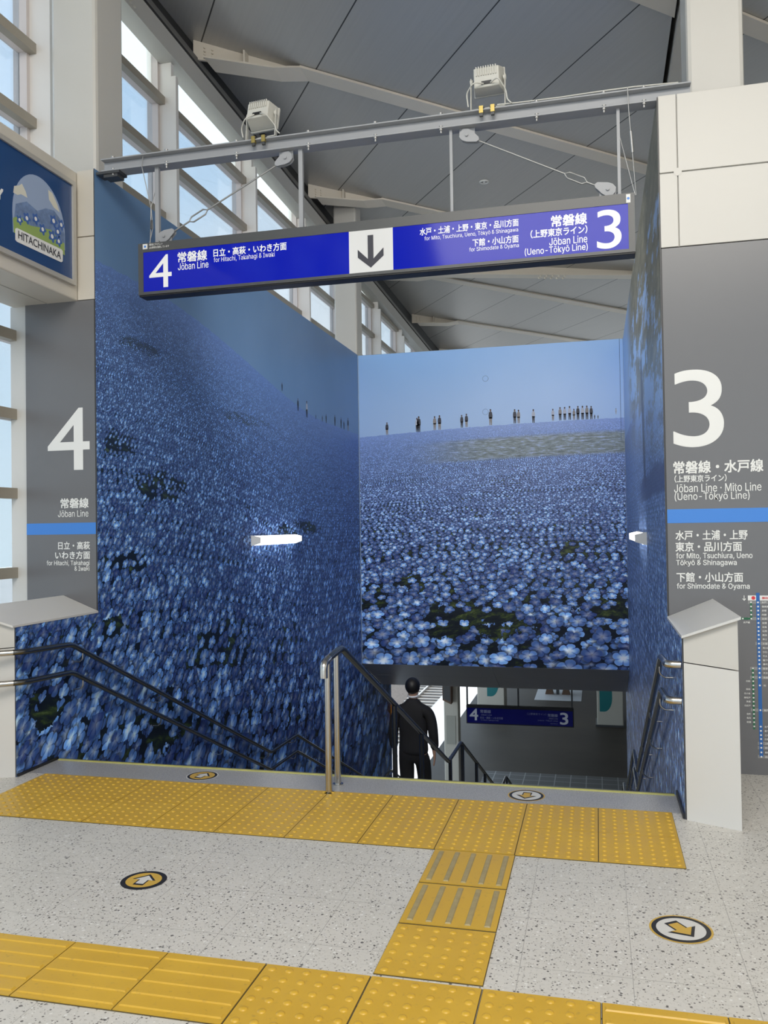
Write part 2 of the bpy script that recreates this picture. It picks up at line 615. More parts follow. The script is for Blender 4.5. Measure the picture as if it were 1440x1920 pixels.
# ---- the printed flower field of the three murals
def mural_material(name, u_axis, horizon, sky_a, sky_b, A=.026, B=.018, shear=0.0, asp=.6, extra=None, u_off=0.0,
                   gain=1.0, green=.5, tint=(1, 1, 1), bare=()):
    b = NB(name)
    p = b.pos()
    X, Y, Z = b.xyz(p)[:3]
    u = b.m('ADD', (X if u_axis == 0 else Y), u_off)
    zh = horizon(b, u)
    edge = b.m('MULTIPLY', b.m('SUBTRACT', b.noise(b.comb(u, 0, 0), 9, 4, .7), .5), .05)
    s = b.m('ADD', b.m('SUBTRACT', zh, Z), edge)
    field = b.m('GREATER_THAN', s, 0)
    s = b.m('MAXIMUM', s, .002)
    fv = b.comb(b.m('DIVIDE', u, b.m('ADD', s, .35)), b.m('MULTIPLY', b.m('LOGARITHM', b.m('ADD', s, .25), 2.718), 2.2), 3.3)
    patch = b.noise(fv, 1.6, 4, .6)
    # leafy gaps between the drifts of flowers
    wob = b.m('MULTIPLY', b.m('SUBTRACT', b.noise(p, 4.5, 4, .65), .5), 1.9)
    for cu, cz, ru, rz in bare:
        du = b.m('DIVIDE', b.m('SUBTRACT', u, cu), ru)
        dz = b.m('DIVIDE', b.m('SUBTRACT', Z, cz), rz)
        dd = b.m('ADD', b.m('SQRT', b.m('ADD', b.m('MULTIPLY', du, du), b.m('MULTIPLY', dz, dz))), wob)
        patch = b.m('SUBTRACT', patch, b.m('MULTIPLY', b.m('SUBTRACT', 1.0, b.step(dd, .75, 1.15)), .24))
    fine = b.noise(fv, 26, 3, .6)
    col = b.ramp(b.noise(fv, 14, 4, .7), [(.30, (.002, .004, .012)), (.5, (.008, .013, .016)), (.58, (.036, .054, .014)), (.72, (.12, .15, .045))])
    kk = .66
    c = kk * sqrt(A * B)
    for i, (off, sd, big) in enumerate(((.13, 1.7, 1.1), (.61, 11.3, 1.1), (.37, 23.9, 1.0), (.86, 37.1, 1.0), (.49, 51.7, .95))):
        V = b.m('ADD', b.m('DIVIDE', b.m('ARCTANGENT', b.m('MULTIPLY', s, sqrt(A / B))), c), off)
        jrow = b.m('FLOOR', V)
        sj = b.m('MULTIPLY', b.m('TANGENT', b.m('MULTIPLY', b.m('SUBTRACT', jrow, off - .5), c)), sqrt(B / A))
        size = b.m('ADD', b.m('MULTIPLY', b.m('MULTIPLY', sj, sj), A), B)
        dy = b.m('DIVIDE', b.m('SUBTRACT', s, sj), size)
        w1 = b.n('ShaderNodeTexWhiteNoise', noise_dimensions='1D')
        b.ln(b.m('ADD', jrow, sd), w1.inputs['W'])
        U = b.m('ADD', b.m('DIVIDE', b.m('ADD', u, b.m('MULTIPLY', b.m('SUBTRACT', s, sj), shear)), size), b.m('MULTIPLY', w1.outputs['Value'], 37.0))
        icell = b.m('FLOOR', U)
        wn_ = b.n('ShaderNodeTexWhiteNoise', noise_dimensions='3D')
        b.ln(b.comb(icell, jrow, sd), wn_.inputs['Vector'])
        r1, r2, r3 = b.xyz(wn_.outputs['Color'])[:3]
        r0 = wn_.outputs['Value']
        fx = b.m('SUBTRACT', b.m('SUBTRACT', U, icell), b.m('MULTIPLY_ADD', r1, .18, .41))
        fy = b.m('DIVIDE', b.m('ADD', dy, b.m('MULTIPLY', b.m('SUBTRACT', r2, .5), -.16)), b.m('MULTIPLY_ADD', r3, -.45 * asp, asp * 1.25))
        rr = b.m('SQRT', b.m('ADD', b.m('MULTIPLY', fx, fx), b.m('MULTIPLY', fy, fy)))
        th = b.m('ARCTAN2', fy, fx)
        q = b.m('MULTIPLY_ADD', th, 5 / 6.28318, b.m('MULTIPLY_ADD', r3, 5, 10))
        qf = b.m('FLOOR', b.m('MODULO', q, 5.0))
        pa = b.m('ABSOLUTE', b.m('MULTIPLY', b.m('SUBTRACT', b.m('FRACT', q), .5), 2))
        pa3 = b.m('POWER', pa, 3)
        R = b.m('MULTIPLY', b.m('MULTIPLY_ADD', r0, .17, .245 * big), b.m('SUBTRACT', 1.0, b.m('MULTIPLY', pa3, .30)))
        g0 = green - .06 * (i - 1)
        keep = b.step(b.m('ADD', patch, b.m('MULTIPLY', r3, .25)), g0 - .03, g0 + .06)
        R = b.m('MULTIPLY', R, b.m('MAXIMUM', keep, .001))
        t = b.m('DIVIDE', rr, R)
        mask = b.m('SUBTRACT', 1.0, b.step(t, .94, 1.02))
        pc = b.ramp(t, [(0, (.60, .66, .60)), (.14, (.72, .80, .86)), (.36, (.46, .61, .86)), (.68, (.16, .33, .70)), (.90, (.15, .31, .68)), (1, (.30, .46, .78))])
        w2 = b.n('ShaderNodeTexWhiteNoise', noise_dimensions='3D')
        b.ln(b.comb(icell, jrow, b.m('ADD', qf, sd)), w2.inputs['Vector'])
        sh = b.m('MULTIPLY', b.m('MULTIPLY_ADD', b.m('MULTIPLY', r2, r2), 1.05, .28), b.m('MULTIPLY_ADD', w2.outputs['Value'], .8, .55))
        cleft = b.m('MULTIPLY', b.step(pa, .72, 1.0), b.step(t, .15, .6))
        sh = b.m('MULTIPLY', sh, b.m('SUBTRACT', 1.0, b.m('MULTIPLY', cleft, .55)))
        sh = b.m('MULTIPLY', sh, b.m('MULTIPLY_ADD', fine, .6, .7))
        pc = b.mix(1.0, pc, b.comb(sh, sh, b.m('MULTIPLY_ADD', sh, .85, .15)), 'MULTIPLY')
        # dark outline where a flower covers the ones behind it
        occ = b.m('MULTIPLY', b.m('SUBTRACT', 1.0, b.step(t, 1.0, 1.5)), b.m('MULTIPLY', keep, .7))
        col = b.mix(occ, col, (.004, .008, .022))
        col = b.mix(mask, col, pc)
    # the far field fades to an even violet blue
    hz = b.m('POWER', 2.718, b.m('MULTIPLY', s, -2.2))
    fcol = b.mix(b.noise(fv, 22, 3, .7), (.09, .16, .40), (.25, .36, .64))
    col = b.mix(b.m('MULTIPLY', hz, .8), col, fcol)
    sky = b.mix(b.step(Z, 3.0, 4.5), sky_b, sky_a)
    sky = b.mix(b.m('MULTIPLY', b.noise(p, .8, 3), .25), sky, (.40, .52, .72))
    col = b.mix(field, sky, col)
    if extra:
        col = extra(b, col, u, s, Z, p)
    col = b.mix(1.0, col, tuple(gain * x for x in tint), 'MULTIPLY')
    b.bsdf(col, .36, 0, .35)
    return b.mat


def hz_back(b, u):
    v = b.m('ADD', u, 3.7)
    return b.m('ADD', 3.107, b.m('SUBTRACT', b.m('MULTIPLY', v, .062), b.m('MULTIPLY', b.m('MULTIPLY', v, v), .007)))


def hz_left(b, u):
    return b.m('SUBTRACT', 3.75, b.m('MULTIPLY', b.step(u, 6.6, 11.8), .60))


def hz_right(b, u):
    return b.m('ADD', 2.9, 0)


def ex_back(b, col, u, s, Z, p):
    # grassy band below the crest
    k = b.m('MULTIPLY', b.step(s, .16, .24), b.m('SUBTRACT', 1.0, b.step(s, .50, .56)))
    k = b.m('MULTIPLY', k, b.step(u, -3.1, -1.6))
    nz = b.noise(b.comb(b.m('MULTIPLY', u, 3), b.m('MULTIPLY', Z, 20), 0), 2.2, 5, .7)
    g = b.ramp(nz, [(.35, (.06, .075, .055)), (.5, (.15, .18, .15)), (.64, (.30, .37, .52))])
    return b.mix(b.m('MULTIPLY', k, .85), col, g)


def ex_right(b, col, u, s, Z, p):
    n = b.noise(b.comb(b.m('MULTIPLY', u, .55), b.m('MULTIPLY', Z, 1.5), 1.7), 2.6, 5, .65)
    top = b.m('MULTIPLY', b.step(b.m('ADD', Z, b.m('MULTIPLY', u, -.10)), 1.25, 2.3), b.m('SUBTRACT', 1.0, b.step(u, 10.2, 12.2)))
    fol = b.ramp(b.noise(b.comb(u, b.m('MULTIPLY', Z, 3), 0), 2.5, 4, .7), [(.3, (.07, .07, .05)), (.55, (.16, .155, .12)), (.75, (.30, .28, .20))])
    skyc = (.26, .40, .66)
    f = b.mix(b.step(b.m('SUBTRACT', n, b.m('MULTIPLY', b.step(Z, 3.5, 4.2), .14)), .47, .56), fol, skyc)
    col = b.mix(top, col, f)
    # trunk and the dark patch at its foot
    w = b.m('ABSOLUTE', b.m('SUBTRACT', u, b.m('MULTIPLY_ADD', Z, .25, 7.75)))
    tr_ = b.m('MULTIPLY', b.m('LESS_THAN', w, .16), b.m('MULTIPLY', b.m('GREATER_THAN', Z, 1.95), b.m('LESS_THAN', Z, 3.2)))
    col = b.mix(b.m('MULTIPLY', tr_, .8), col, (.03, .035, .06))
    dk = b.m('MULTIPLY', b.step(b.m('ADD', Z, b.m('MULTIPLY', n, .1)), 1.86, 1.92), b.m('SUBTRACT', 1.0, b.step(b.m('ADD', Z, b.m('MULTIPLY', n, .3)), 2.16, 2.24)))
    dk = b.m('MULTIPLY', dk, b.m('SUBTRACT', 1.0, b.step(u, 8.6, 9.6)))
    return b.mix(b.m('MULTIPLY', dk, .85), col, (.035, .045, .12))


BARE_B = ((-2.02, .12, .75, .34), (-1.35, .08, .5, .25), (.12, .22, .42, .36), (-3.55, .35, .25, .3), (-.20, 1.25, .45, .12), (-2.9, .75, .35, .1), (-.85, .5, .4, .13))
BARE_L = ((6.99, 2.02, .5, .14), (6.28, 2.35, .3, .10), (6.40, 1.36, .35, .10), (8.31, .42, .9, .30), (7.10, -.05, .5, .30), (5.40, .45, .3, .2), (6.1, .85, .3, .10), (10.1, .22, .8, .22), (6.6, 3.2, .4, .06), (10.6, 1.62, .8, .10), (8.95, 2.85, .7, .06))
M['mural_back'] = mural_material('flower_field_print', 0, hz_back, (.16, .305, .54), (.245, .365, .56), .034, .021, 0, .66, ex_back, 0, 1.7, .445, (1, 1, 1), BARE_B)
M['mural_left'] = mural_material('flower_slope_print', 1, hz_left, (.115, .20, .32), (.15, .255, .41), .019, .022, .55, 1.0, None, 0, 1.15, .485, (.80, .94, 1.08), BARE_L)
M['mural_right'] = mural_material('flower_tree_print', 1, hz_right, (.20, .34, .60), (.25, .37, .62), .016, .030, .2, .9, ex_right, 0, 1.5, .38)

# =================================================================== THE SETTING
XL, XR, YF, YB, ZT = -3.77, .44, 5.93, 13.55, 4.46
PZ = -5.34                                   # platform level

# floor: concourse with the stair opening left out
f = MB()
f.box(-4.75, 9, -9, 5.06, -.25, 0)
f.box(XR + .10, 9, 5.06, 26, -.25, 0)
f.box(-4.75, XL - .10, 5.06, 26, -.25, 0)
f.build('floor', M['terrazzo'], kind='structure')

# walls of the stairwell (behind the printed panels)
w = MB()
w.prism([(YF + .12, PZ), (15.55, PZ), (15.55, -1.2), (14.6, -1.2), (13.70, -.62), (13.70, ZT), (YF + .12, ZT)], 0, XL - .10, XL - .008)
w.build('wall_left', M['concrete'], kind='structure')
w = MB()
w.prism([(YF + .12, PZ), (15.55, PZ), (15.55, -1.2), (14.6, -1.2), (13.70, -.62), (13.70, ZT), (YF + .12, ZT)], 0, XR + .008, XR + .10)
w.build('wall_right', M['concrete'], kind='structure')
w = MB()
w.box(XL, XR, YB + .008, YB + .14, -.60, ZT)
w.build('wall_back', M['concrete'], kind='structure')

# low side walls at the stair head, flared front ends, tilted caps
def parapet(name, sx, xin, xout):
    root = empty(name, (xin, 5.4, 0), kind='structure')
    b_ = MB()
    bot = [(xin, 4.955, -.01), (xout, 4.835, -.01), (xout, YF - .002, -.01), (xin, YF - .002, -.01)]
    mid = [(xin, 4.955, .855), (xout, 4.835, .835), (xout, YF - .002, .855), (xin, YF - .002, .855)]
    if sx < 0:
        b_.hexa(bot, mid)
    else:
        b_.hexa(bot[::-1], mid[::-1])
    b_.build('wall_panel', M['white_paint'], root)
    b_ = MB()
    lo = [(xin, 4.955, .861), (xout, 4.835, .841), (xout, YF - .002, .861), (xin, YF - .002, .861)]
    hi = [(xin, 4.955, .990), (xout, 4.835, 1.108), (xout, YF - .002, 1.108), (xin, YF - .002, .990)]
    b_.hexa(lo, hi) if sx < 0 else b_.hexa(lo[::-1], hi[::-1])
    b_.build('upper_panel', M['panel_white'], root)
    b_ = MB()
    e = -sx * .012
    lo = [(xin + e, 4.925, .992), (xout - e, 4.800, 1.112), (xout - e, YF - .003, 1.112), (xin + e, YF - .003, .992)]
    hi = [(p[0], p[1], p[2] + .014) for p in lo]
    b_.hexa(lo, hi) if sx < 0 else b_.hexa(lo[::-1], hi[::-1])
    o = b_.build('cap', mat('steel_cap', (.66, .65, .63), .35, .0, var=.03), root)
    return root


parapet('wall_low_left', -1, XL - .008, -4.06)
parapet('wall_low_right', 1, XR + .008, .71)

MB().box(9.0, 9.1, -9, 30, 0, 7.9).build('wall_right_blocker', M['cream_paint'], kind='structure')  # unseen wall added to block sky light from the right

# front wall either side of the stair: structure behind the grey panels and the white cladding above
w = MB()
w.box(-4.56, XL - .008, YF + .03, YF + .12, 0, 3.44)
w.build('wall_front_left', M['white_paint'], kind='structure')
w = MB()
w.box(XR + .008, 6.0, YF + .03, YF + .12, 0, 4.44)
w.build('wall_front_right', M['white_paint'], kind='structure')

wl = empty('wall_cladding_right', (1, YF, 3.45), kind='structure')
for nm, x0, x1, z0, z1 in (('panel', XR + .008, .560, 3.447, 3.938), ('panel', .566, 6.0, 3.447, 3.938),
                           ('panel', XR + .008, .560, 3.946, 4.462), ('panel', .566, 6.0, 3.946, 4.462)):
    MB().box(x0, x1, YF, YF + .03, z0, z1).build('panel', M['panel_white'], wl, bevel=.003)
sm = MB()
sm.box(XR + .003, 6, YF + .012, YF + .029, 3.447, 4.455, 0)
sm.build('joint_backing', M['seam'], wl)
sm = MB()
sm.add([(.563 + .026 * cos(t * pi / 8), YF - .002, 3.942 + .026 * sin(t * pi / 8)) for t in range(16)], [tuple(range(16))])
sm.build('joint_cover', M['panel_white'], wl)

# white pillar piece and box beam that carries the billboard on the left
wb = empty('wall_cladding_left', (-3.9, YF, 3.44), kind='structure')
MB().box(-3.925, XL - .009, YF, YF + .12, 3.442, 3.935).build('panel', M['cream_paint'], wb, bevel=.003)
MB().box(-3.925, XL - .009, YF, YF + .12, 3.942, 4.462).build('panel', M['cream_paint'], wb, bevel=.003)
MB().box(-4.54, -3.93, -6.0, YF + .11, 3.436, 4.455).build('box_beam', M['cream_paint'], wb, bevel=.01)
MB().box(-4.20, -4.194, -6.0, YF + .0, 3.433, 3.436).build('joint_line', M['seam'], wb)

# columns
def column(name, x0, x1, y0, y1, z0, z1):
    c = MB().box(x0, x1, y0, y1, z0, z1)
    return c.build(name, M['panel_white'], bevel=.03, kind='structure')


column('column_left', -4.29, -3.875, 6.13, 6.55, 0, 7.4)
column('column_right', .655, 1.02, 6.12, 6.5, 0, 7.4)
column('column_far_left', -4.30, -3.90, 14.0, 14.35, 0, 7.4)

# ceiling plane (slightly falling along the stair)
def ceil_z(x, y):
    return 7.29 - .03 * (x + 4.5) - .025 * (y - 10)


def ceil_piece(mb, x0, x1, y0, y1, t=.05):
    bq = [(x0, y0), (x1, y0), (x1, y1), (x0, y1)]
    mb.hexa([(x, y, ceil_z(x, y)) for x, y in bq], [(x, y, ceil_z(x, y) + t) for x, y in bq])


c = MB()
ceil_piece(c, -4.5, .90, -9, 30)
ceil_piece(c, 1.55, 9, -9, 30)
c.build('ceiling', M['ceiling'], kind='structure')
c = MB()
c.box(-5.3, 9, -9, 30, 7.95, 8.0)
c.build('ceiling_roof_deck', M['gap'], kind='structure')
# boxed gutter beam between the two ceiling bays, above the right column
c = MB()
for x0, x1 in ((.955, 1.50),):
    bq = [(x0, -9), (x1, -9), (x1, 30), (x0, 30)]
    c.hexa([(x, y, ceil_z(x, y) - .10) for x, y in bq], [(x, y, ceil_z(x, y) + .4) for x, y in bq])
c.build('trim_gutter_beam', M['cream_paint'], kind='structure')

# diagonal roof beams with deep ends at the window wall
N2 = (-.65, .76)
D2 = (.76, .65)


def roof_beam(cc, x_from=-3.4, x_to=.92):
    def P(x, side, dz):
        c_ = cc + side
        t = (x - N2[0] * c_) / D2[0]
        y = N2[1] * c_ + D2[1] * t
        return (x, y, ceil_z(x, y) + dz)
    b_ = MB()
    h = .122

    def seg(xa, xb, za, zb, th=.02, hw=h):
        b_.hexa([P(xa, -hw, za), P(xb, -hw, zb), P(xb, hw, zb), P(xa, hw, za)],
                [P(xa, -hw, za + th), P(xb, -hw, zb + th), P(xb, hw, zb + th), P(xa, hw, za + th)])
    seg(x_from, x_to, -.035, -.035, .03)
    if x_from < -3:
        seg(-3.66, x_from, -.13, -.035)
        seg(-4.30, -3.66, -.235, -.13)
        # web between the flange and the ceiling
        b_.hexa([P(-4.44, -.012, -.225), P(x_from, -.012, -.02), P(x_from, .012, -.02), P(-4.44, .012, -.225)],
                [P(-4.44, -.012, .0), P(x_from, -.012, .0), P(x_from, .012, .0), P(-4.44, .012, .0)])
        for xr in (-3.95, ):
            b_.hexa([P(xr, -.10, -.17), P(xr + .015, -.10, -.17), P(xr + .015, .10, -.17), P(xr, .10, -.17)],
                    [P(xr, -.10, 0), P(xr + .015, -.10, 0), P(xr + .015, .10, 0), P(xr, .10, 0)])
        for bx in (-4.34, -4.27):
            for bz in (-.06, -.10, -.14, -.18):
                q = P(bx, -.012, bz)
                b_.cyl(q, (q[0] + .65 * .018, q[1] - .76 * .018, q[2]), .014, 8)
    return b_.build('roof_beam', M['roof_beam'], kind='structure')


for cc in (3.6, 6.65, 9.765, 12.86, 16.0, 18.95, 21.9):
    roof_beam(cc)
for cc in (4.9, 6.5, 9.6, 12.7):
    roof_beam(cc, 1.5, 8.5)
# a girder with a bolted splice under the far ceiling
g_ = MB()
g_.bar((-4.2, 16.95, 6.80), (.9, 18.62, 6.80), .26, .03)
g_.bar((-4.2, 16.95, 6.90), (.9, 18.62, 6.90), .02, .2)
for k_ in range(5):
    for r_ in (-.07, .07):
        x = -1.05 + .12 * k_
        y = 16.95 + (x + 4.2) * .327
        g_.cyl((x - r_ * .3, y + r_, 6.785), (x - r_ * .3, y + r_, 6.76), .022, 8)
g_.build('roof_girder', M['roof_beam'], kind='structure')

# eave beam over the windows: grey plate with bolted splices, dark recess above
def eave_u(y):
    return 7.00 - .036 * (y - 7.75)


e = MB()
ya, yb = -9, 30
e.hexa([(-4.56, ya, eave_u(ya) - .228), (-4.36, ya, eave_u(ya) - .228), (-4.36, yb, eave_u(yb) - .228), (-4.56, yb, eave_u(yb) - .228)],
       [(-4.56, ya, eave_u(ya)), (-4.36, ya, eave_u(ya)), (-4.36, yb, eave_u(yb)), (-4.56, yb, eave_u(yb))])
for yc in (7.35, 2.0):
    for dy in (-.55, -.47, -.39, -.31, .0, .08, .16, .24):
        for dz in (-.045, -.185):
            y = yc + dy
            e.dome((0, 0, 0), .022, .02, 8)
            n_ = 3 * 8 + 1
            for i in range(len(e.v) - n_, len(e.v)):
                vx, vy, vz = e.v[i]
                e.v[i] = (-4.36 + vz, y + vx, eave_u(y) + dz + vy)
e.build('trim_eave_beam', M['eave'], kind='structure')
e = MB()
e.hexa([(-4.62, ya, eave_u(ya)), (-4.46, ya, eave_u(ya)), (-4.46, yb, eave_u(yb)), (-4.62, yb, eave_u(yb))],
       [(-4.62, ya, 7.9), (-4.54, ya, 7.9), (-4.54, yb, 7.9), (-4.62, yb, 7.9)])
e.build('trim_eave_recess', M['gap'], kind='structure')
e = MB()
e.hexa([(-4.46, ya, eave_u(ya) + .09), (-4.40, ya, eave_u(ya) + .09), (-4.40, yb, eave_u(yb) + .09), (-4.46, yb, eave_u(yb) + .09)],
       [(-4.46, ya, eave_u(ya) + .16), (-4.40, ya, eave_u(ya) + .16), (-4.40, yb, eave_u(yb) + .16), (-4.46, yb, eave_u(yb) + .16)])
e.build('trim_eave_rail', mat('eave_rail_grey', (.16, .155, .145), .5), kind='structure')

# window wall: bays with fins, transoms, clear panes and frosted top panes
MUL = [-6.9, -4.7, -2.5, -.3, 1.9, 4.1, 6.27, 8.5, 10.75, 12.95, 15.1, 17.6, 19.9, 22.2, 24.4, 26.6]
TRZ = [.71, 1.345, 1.98, 2.615, 3.25, 3.885, 4.52, 5.10, 5.735, 6.375]
for i in range(len(MUL) - 1):
    y0, y1 = MUL[i], MUL[i + 1]
    wroot = empty('window_%d' % (i + 1), (-4.6, (y0 + y1) / 2, 0), kind='structure')
    fm = MB()
    top = eave_u(y1) - .1
    fm.box(-4.62, -4.375, y1 - .03, y1 + .03, 0.0, top - .28, 0)
    fm.box(-4.62, -4.43, y1 - .03, y1 + .03, top - .28, top + .1, 0)
    fm.box(-4.70, -4.57, y1 - .07, y1 + .05, 0.0, top + .1, 1)
    fm.build('mullion', [M['mullion'], M['mull_edge']], wroot)
    for k_, z in enumerate(TRZ):
        tm = MB()
        tm.box(-4.66, -4.585, y0 + .05, y1 - .07, z - .075, z - .005, 1)
        tm.box(-4.58, -4.505, y0 + .05, y1 - .031, z - .085, z, 0)
        tm.build('transom', [M['transom'], M['mull_edge']], wroot)
        z_b = 0 if k_ == 0 else TRZ[k_ - 1] + .0
        MB().box(-4.650, -4.640, y0 + .05, y1 - .07, z_b, z - .07).build('pane', M['glass'], wroot)
    MB().box(-4.650, -4.640, y0 + .05, y1 - .07, TRZ[-1], 6.95 if y0 < 12 else eave_u(y0) + .05).build('top_pane', M['frosted'], wroot)

# =================================================================== MURALS
mp = MB()
mp.prism([(4.955, PZ + .3), (15.55, PZ + .3), (15.55, -1.25), (14.75, -1.14), (13.548, -.60), (13.548, 4.468), (YF, 4.468), (YF, .99), (4.955, .99)], 0, XL - .007, XL)
mp.m = [0, 0] + [1] * (len(mp.m) - 2)
ml = mp.build('mural', [M['mural_left'], M['panel_gray_dark']])
tag(ml, 'tall blue mural on the left stair wall, a steep flower slope under a narrow sky', 'mural')
mp = MB()
mp.prism([(4.965, PZ + .3), (15.55, PZ + .3), (15.55, -1.25), (14.75, -1.14), (13.548, -.60), (13.548, 4.448), (YF, 4.455), (YF, .99), (4.965, .99)], 0, XR, XR + .007)
mp.m = [0, 0] + [1] * (len(mp.m) - 2)
mr = mp.build('mural', [M['mural_right'], M['panel_gray_dark']])
tag(mr, 'narrow steeply foreshortened mural on the right stair wall with tree and flowers', 'mural')
mp = MB()
mp.box(XL + .002, XR - .002, YB, YB + .007, -.60, 4.455)
mb_ = mp.build('mural', M['mural_back'])
tag(mb_, 'large mural facing the viewer above the stair opening, visitors on a flowery hill', 'mural')

# printed visitors on the crest: flat parts of the print
FIG = [mat('print_dark', (.025, .028, .05), .5, var=0), mat('print_white', (.52, .56, .66), .5, var=0),
       mat('print_beige', (.30, .27, .26), .5, var=0), mat('print_skin', (.22, .14, .12), .5, var=0)]


def figure(mb, place, u, z, h, top, low, wide=1.0):
    w_ = h * .30 * wide
    def pl(pts, mi): mb.poly([place(u + x * w_, z + y * h) for x, y in pts], mi)
    pl([(-.28, 0), (-.08, 0), (.0, .3), (.1, 0), (.3, 0), (.36, .5), (-.36, .5)], low)
    pl([(-.40, .42), (.40, .42), (.46, .62), (.36, .82), (.12, .86), (-.12, .86), (-.36, .82), (-.46, .62)], top)
    pl([(.20 * cos(t * pi / 5), .93 + .075 * sin(t * pi / 5)) for t in range(10)], 3)
    pl([(.21 * cos(t * pi / 5), .95 + .075 * sin(t * pi / 5)) for t in range(6)], 0)


fg = MB()
PB = lambda x, z: (x, YB - .0015, z)
for u, z, h, a, b2 in ((-3.29, 3.13, .20, 0, 2), (-2.76, 3.155, .25, 0, 0), (-2.79, 3.16, .22, 1, 0), (-2.50, 3.175, .22, 2, 2), (-2.42, 3.175, .23, 0, 2),
                       (-2.06, 3.195, .20, 0, 0), (-1.985, 3.20, .21, 0, 2), (-1.60, 3.215, .25, 0, 2), (-1.22, 3.225, .22, 0, 0), (-1.16, 3.225, .21, 2, 2),
                       (-.93, 3.222, .21, 1, 0), (-.63, 3.245, .18, 1, 2), (-.52, 3.245, .20, 2, 0), (-.45, 3.245, .20, 1, 0), (-.375, 3.245, .21, 1, 0),
                       (-.31, 3.24, .17, 2, 2), (-.25, 3.24, .21, 0, 0), (-.18, 3.24, .21, 1, 0), (-.115, 3.24, .21, 2, 0), (-.05, 3.24, .20, 0, 0), (.0, 3.24, .07, 0, 0), (.05, 3.24, .06, 0, 0),
                       (.318, 3.30, .09, 1, 1)):
    fg = MB()
    figure(fg, PB, u, z, h, a, b2, .9)
    fg.build('printed_visitor', FIG, mb_)
fg = MB()
PLm = lambda y, z: (XL + .0015, y, z)
for u, z, h, a, b2 in ((10.02, 3.34, .10, 0, 0), (10.60, 3.165, .16, 0, 0), (10.95, 3.12, .22, 1, 0), (11.33, 3.14, .07, 0, 0), (11.62, 3.14, .09, 0, 0), (11.80, 3.14, .13, 0, 0),
                       (12.23, 3.15, .16, 0, 0), (12.55, 3.15, .16, 0, 0), (12.70, 3.15, .13, 0, 0), (12.93, 3.15, .20, 0, 2)):
    fg = MB()
    figure(fg, PLm, u, z, h, a, b2, 1.3)
    fg.build('printed_visitor', FIG, ml)
# faint ring marks and edge strips of the printed boards
rg = MB()
for cx, cz in ((-1.672, 3.96), (-1.68, 3.43)):
    rg = MB()
    rg.tube([(cx + .045 * cos(t * pi / 12), YB - .001, cz + .045 * sin(t * pi / 12)) for t in range(24)], .0025, 6, closed=True)
    rg.build('ring_mark', mat('ring_mark_blue', (.22, .33, .52), .4, var=0), mb_)
MB().box(XL + .001, XL + .012, YB - .012, YB - .0005, -.60, 4.455).build('corner_strip', mat('corner_strip_blue', (.33, .44, .60), .4, var=0), mb_)
MB().box(XR - .055, XR - .050, YB - .004, YB - .0005, 2.9, 4.455).build('board_joint', mat('board_joint_blue', (.03, .08, .20), .5, var=0), mb_)

# =================================================================== STAIRCASE
st = empty('staircase', (-1.66, 5.4, 0), 'grey granite staircase going down between the flower murals', 'stairs')
MB().box(XL, XR, 5.06, 5.40, -.14, .001).build('top_slab', M['granite'], st)
ns = MB()
ns.box(XL + .02, XR - .02, 5.378, 5.399, .001, .007, 0)
ns.box(XL + .02, XR - .02, 5.398, 5.405, -.03, .008, 1)
ns.build('nosing', [M['granite_nose'], M['nose_metal']], st)
RISE, RUN = .14833, .33


def flight(y0, z0):
    fl = MB()
    for k_ in range(11):
        fl.box(XL + .001, XR - .001, y0 + RUN * k_, y0 + RUN * (k_ + 1) + .02, z0 - RISE * (k_ + 1) - .18, z0 - RISE * (k_ + 1))
        # pale anti-slip strip along the edge of every tread
        fl.box(XL + .02, XR - .02, y0 + RUN * (k_ + 1) - .03, y0 + RUN * (k_ + 1) - .002, z0 - RISE * (k_ + 1), z0 - RISE * (k_ + 1) + .005, 1)
    fl.build('flight', [M['granite'], M['granite_nose']], st)
    return y0 + 11 * RUN, z0 - 12 * RISE


y1, z1 = flight(5.40, 0)
MB().box(XL + .001, XR - .001, y1, 10.1, z1 - .2, z1).build('landing', M['granite'], st)
y2, z2 = flight(10.1, z1)
MB().box(XL + .001, XR - .001, y2, 15.0, z2 - .2, z2).build('landing', M['granite'], st)
y3, z3 = flight(15.0, z2)

# low dark plinth line along the foot of the side walls at the stair head
MB().box(XL + .0005, XL + .012, 4.96, 5.40, .002, .02).build('baseboard_left', M['black'], kind='structure')
MB().box(XR - .012, XR - .0005, 4.97, 5.40, .002, .03).build('baseboard_right', M['black'], kind='structure')

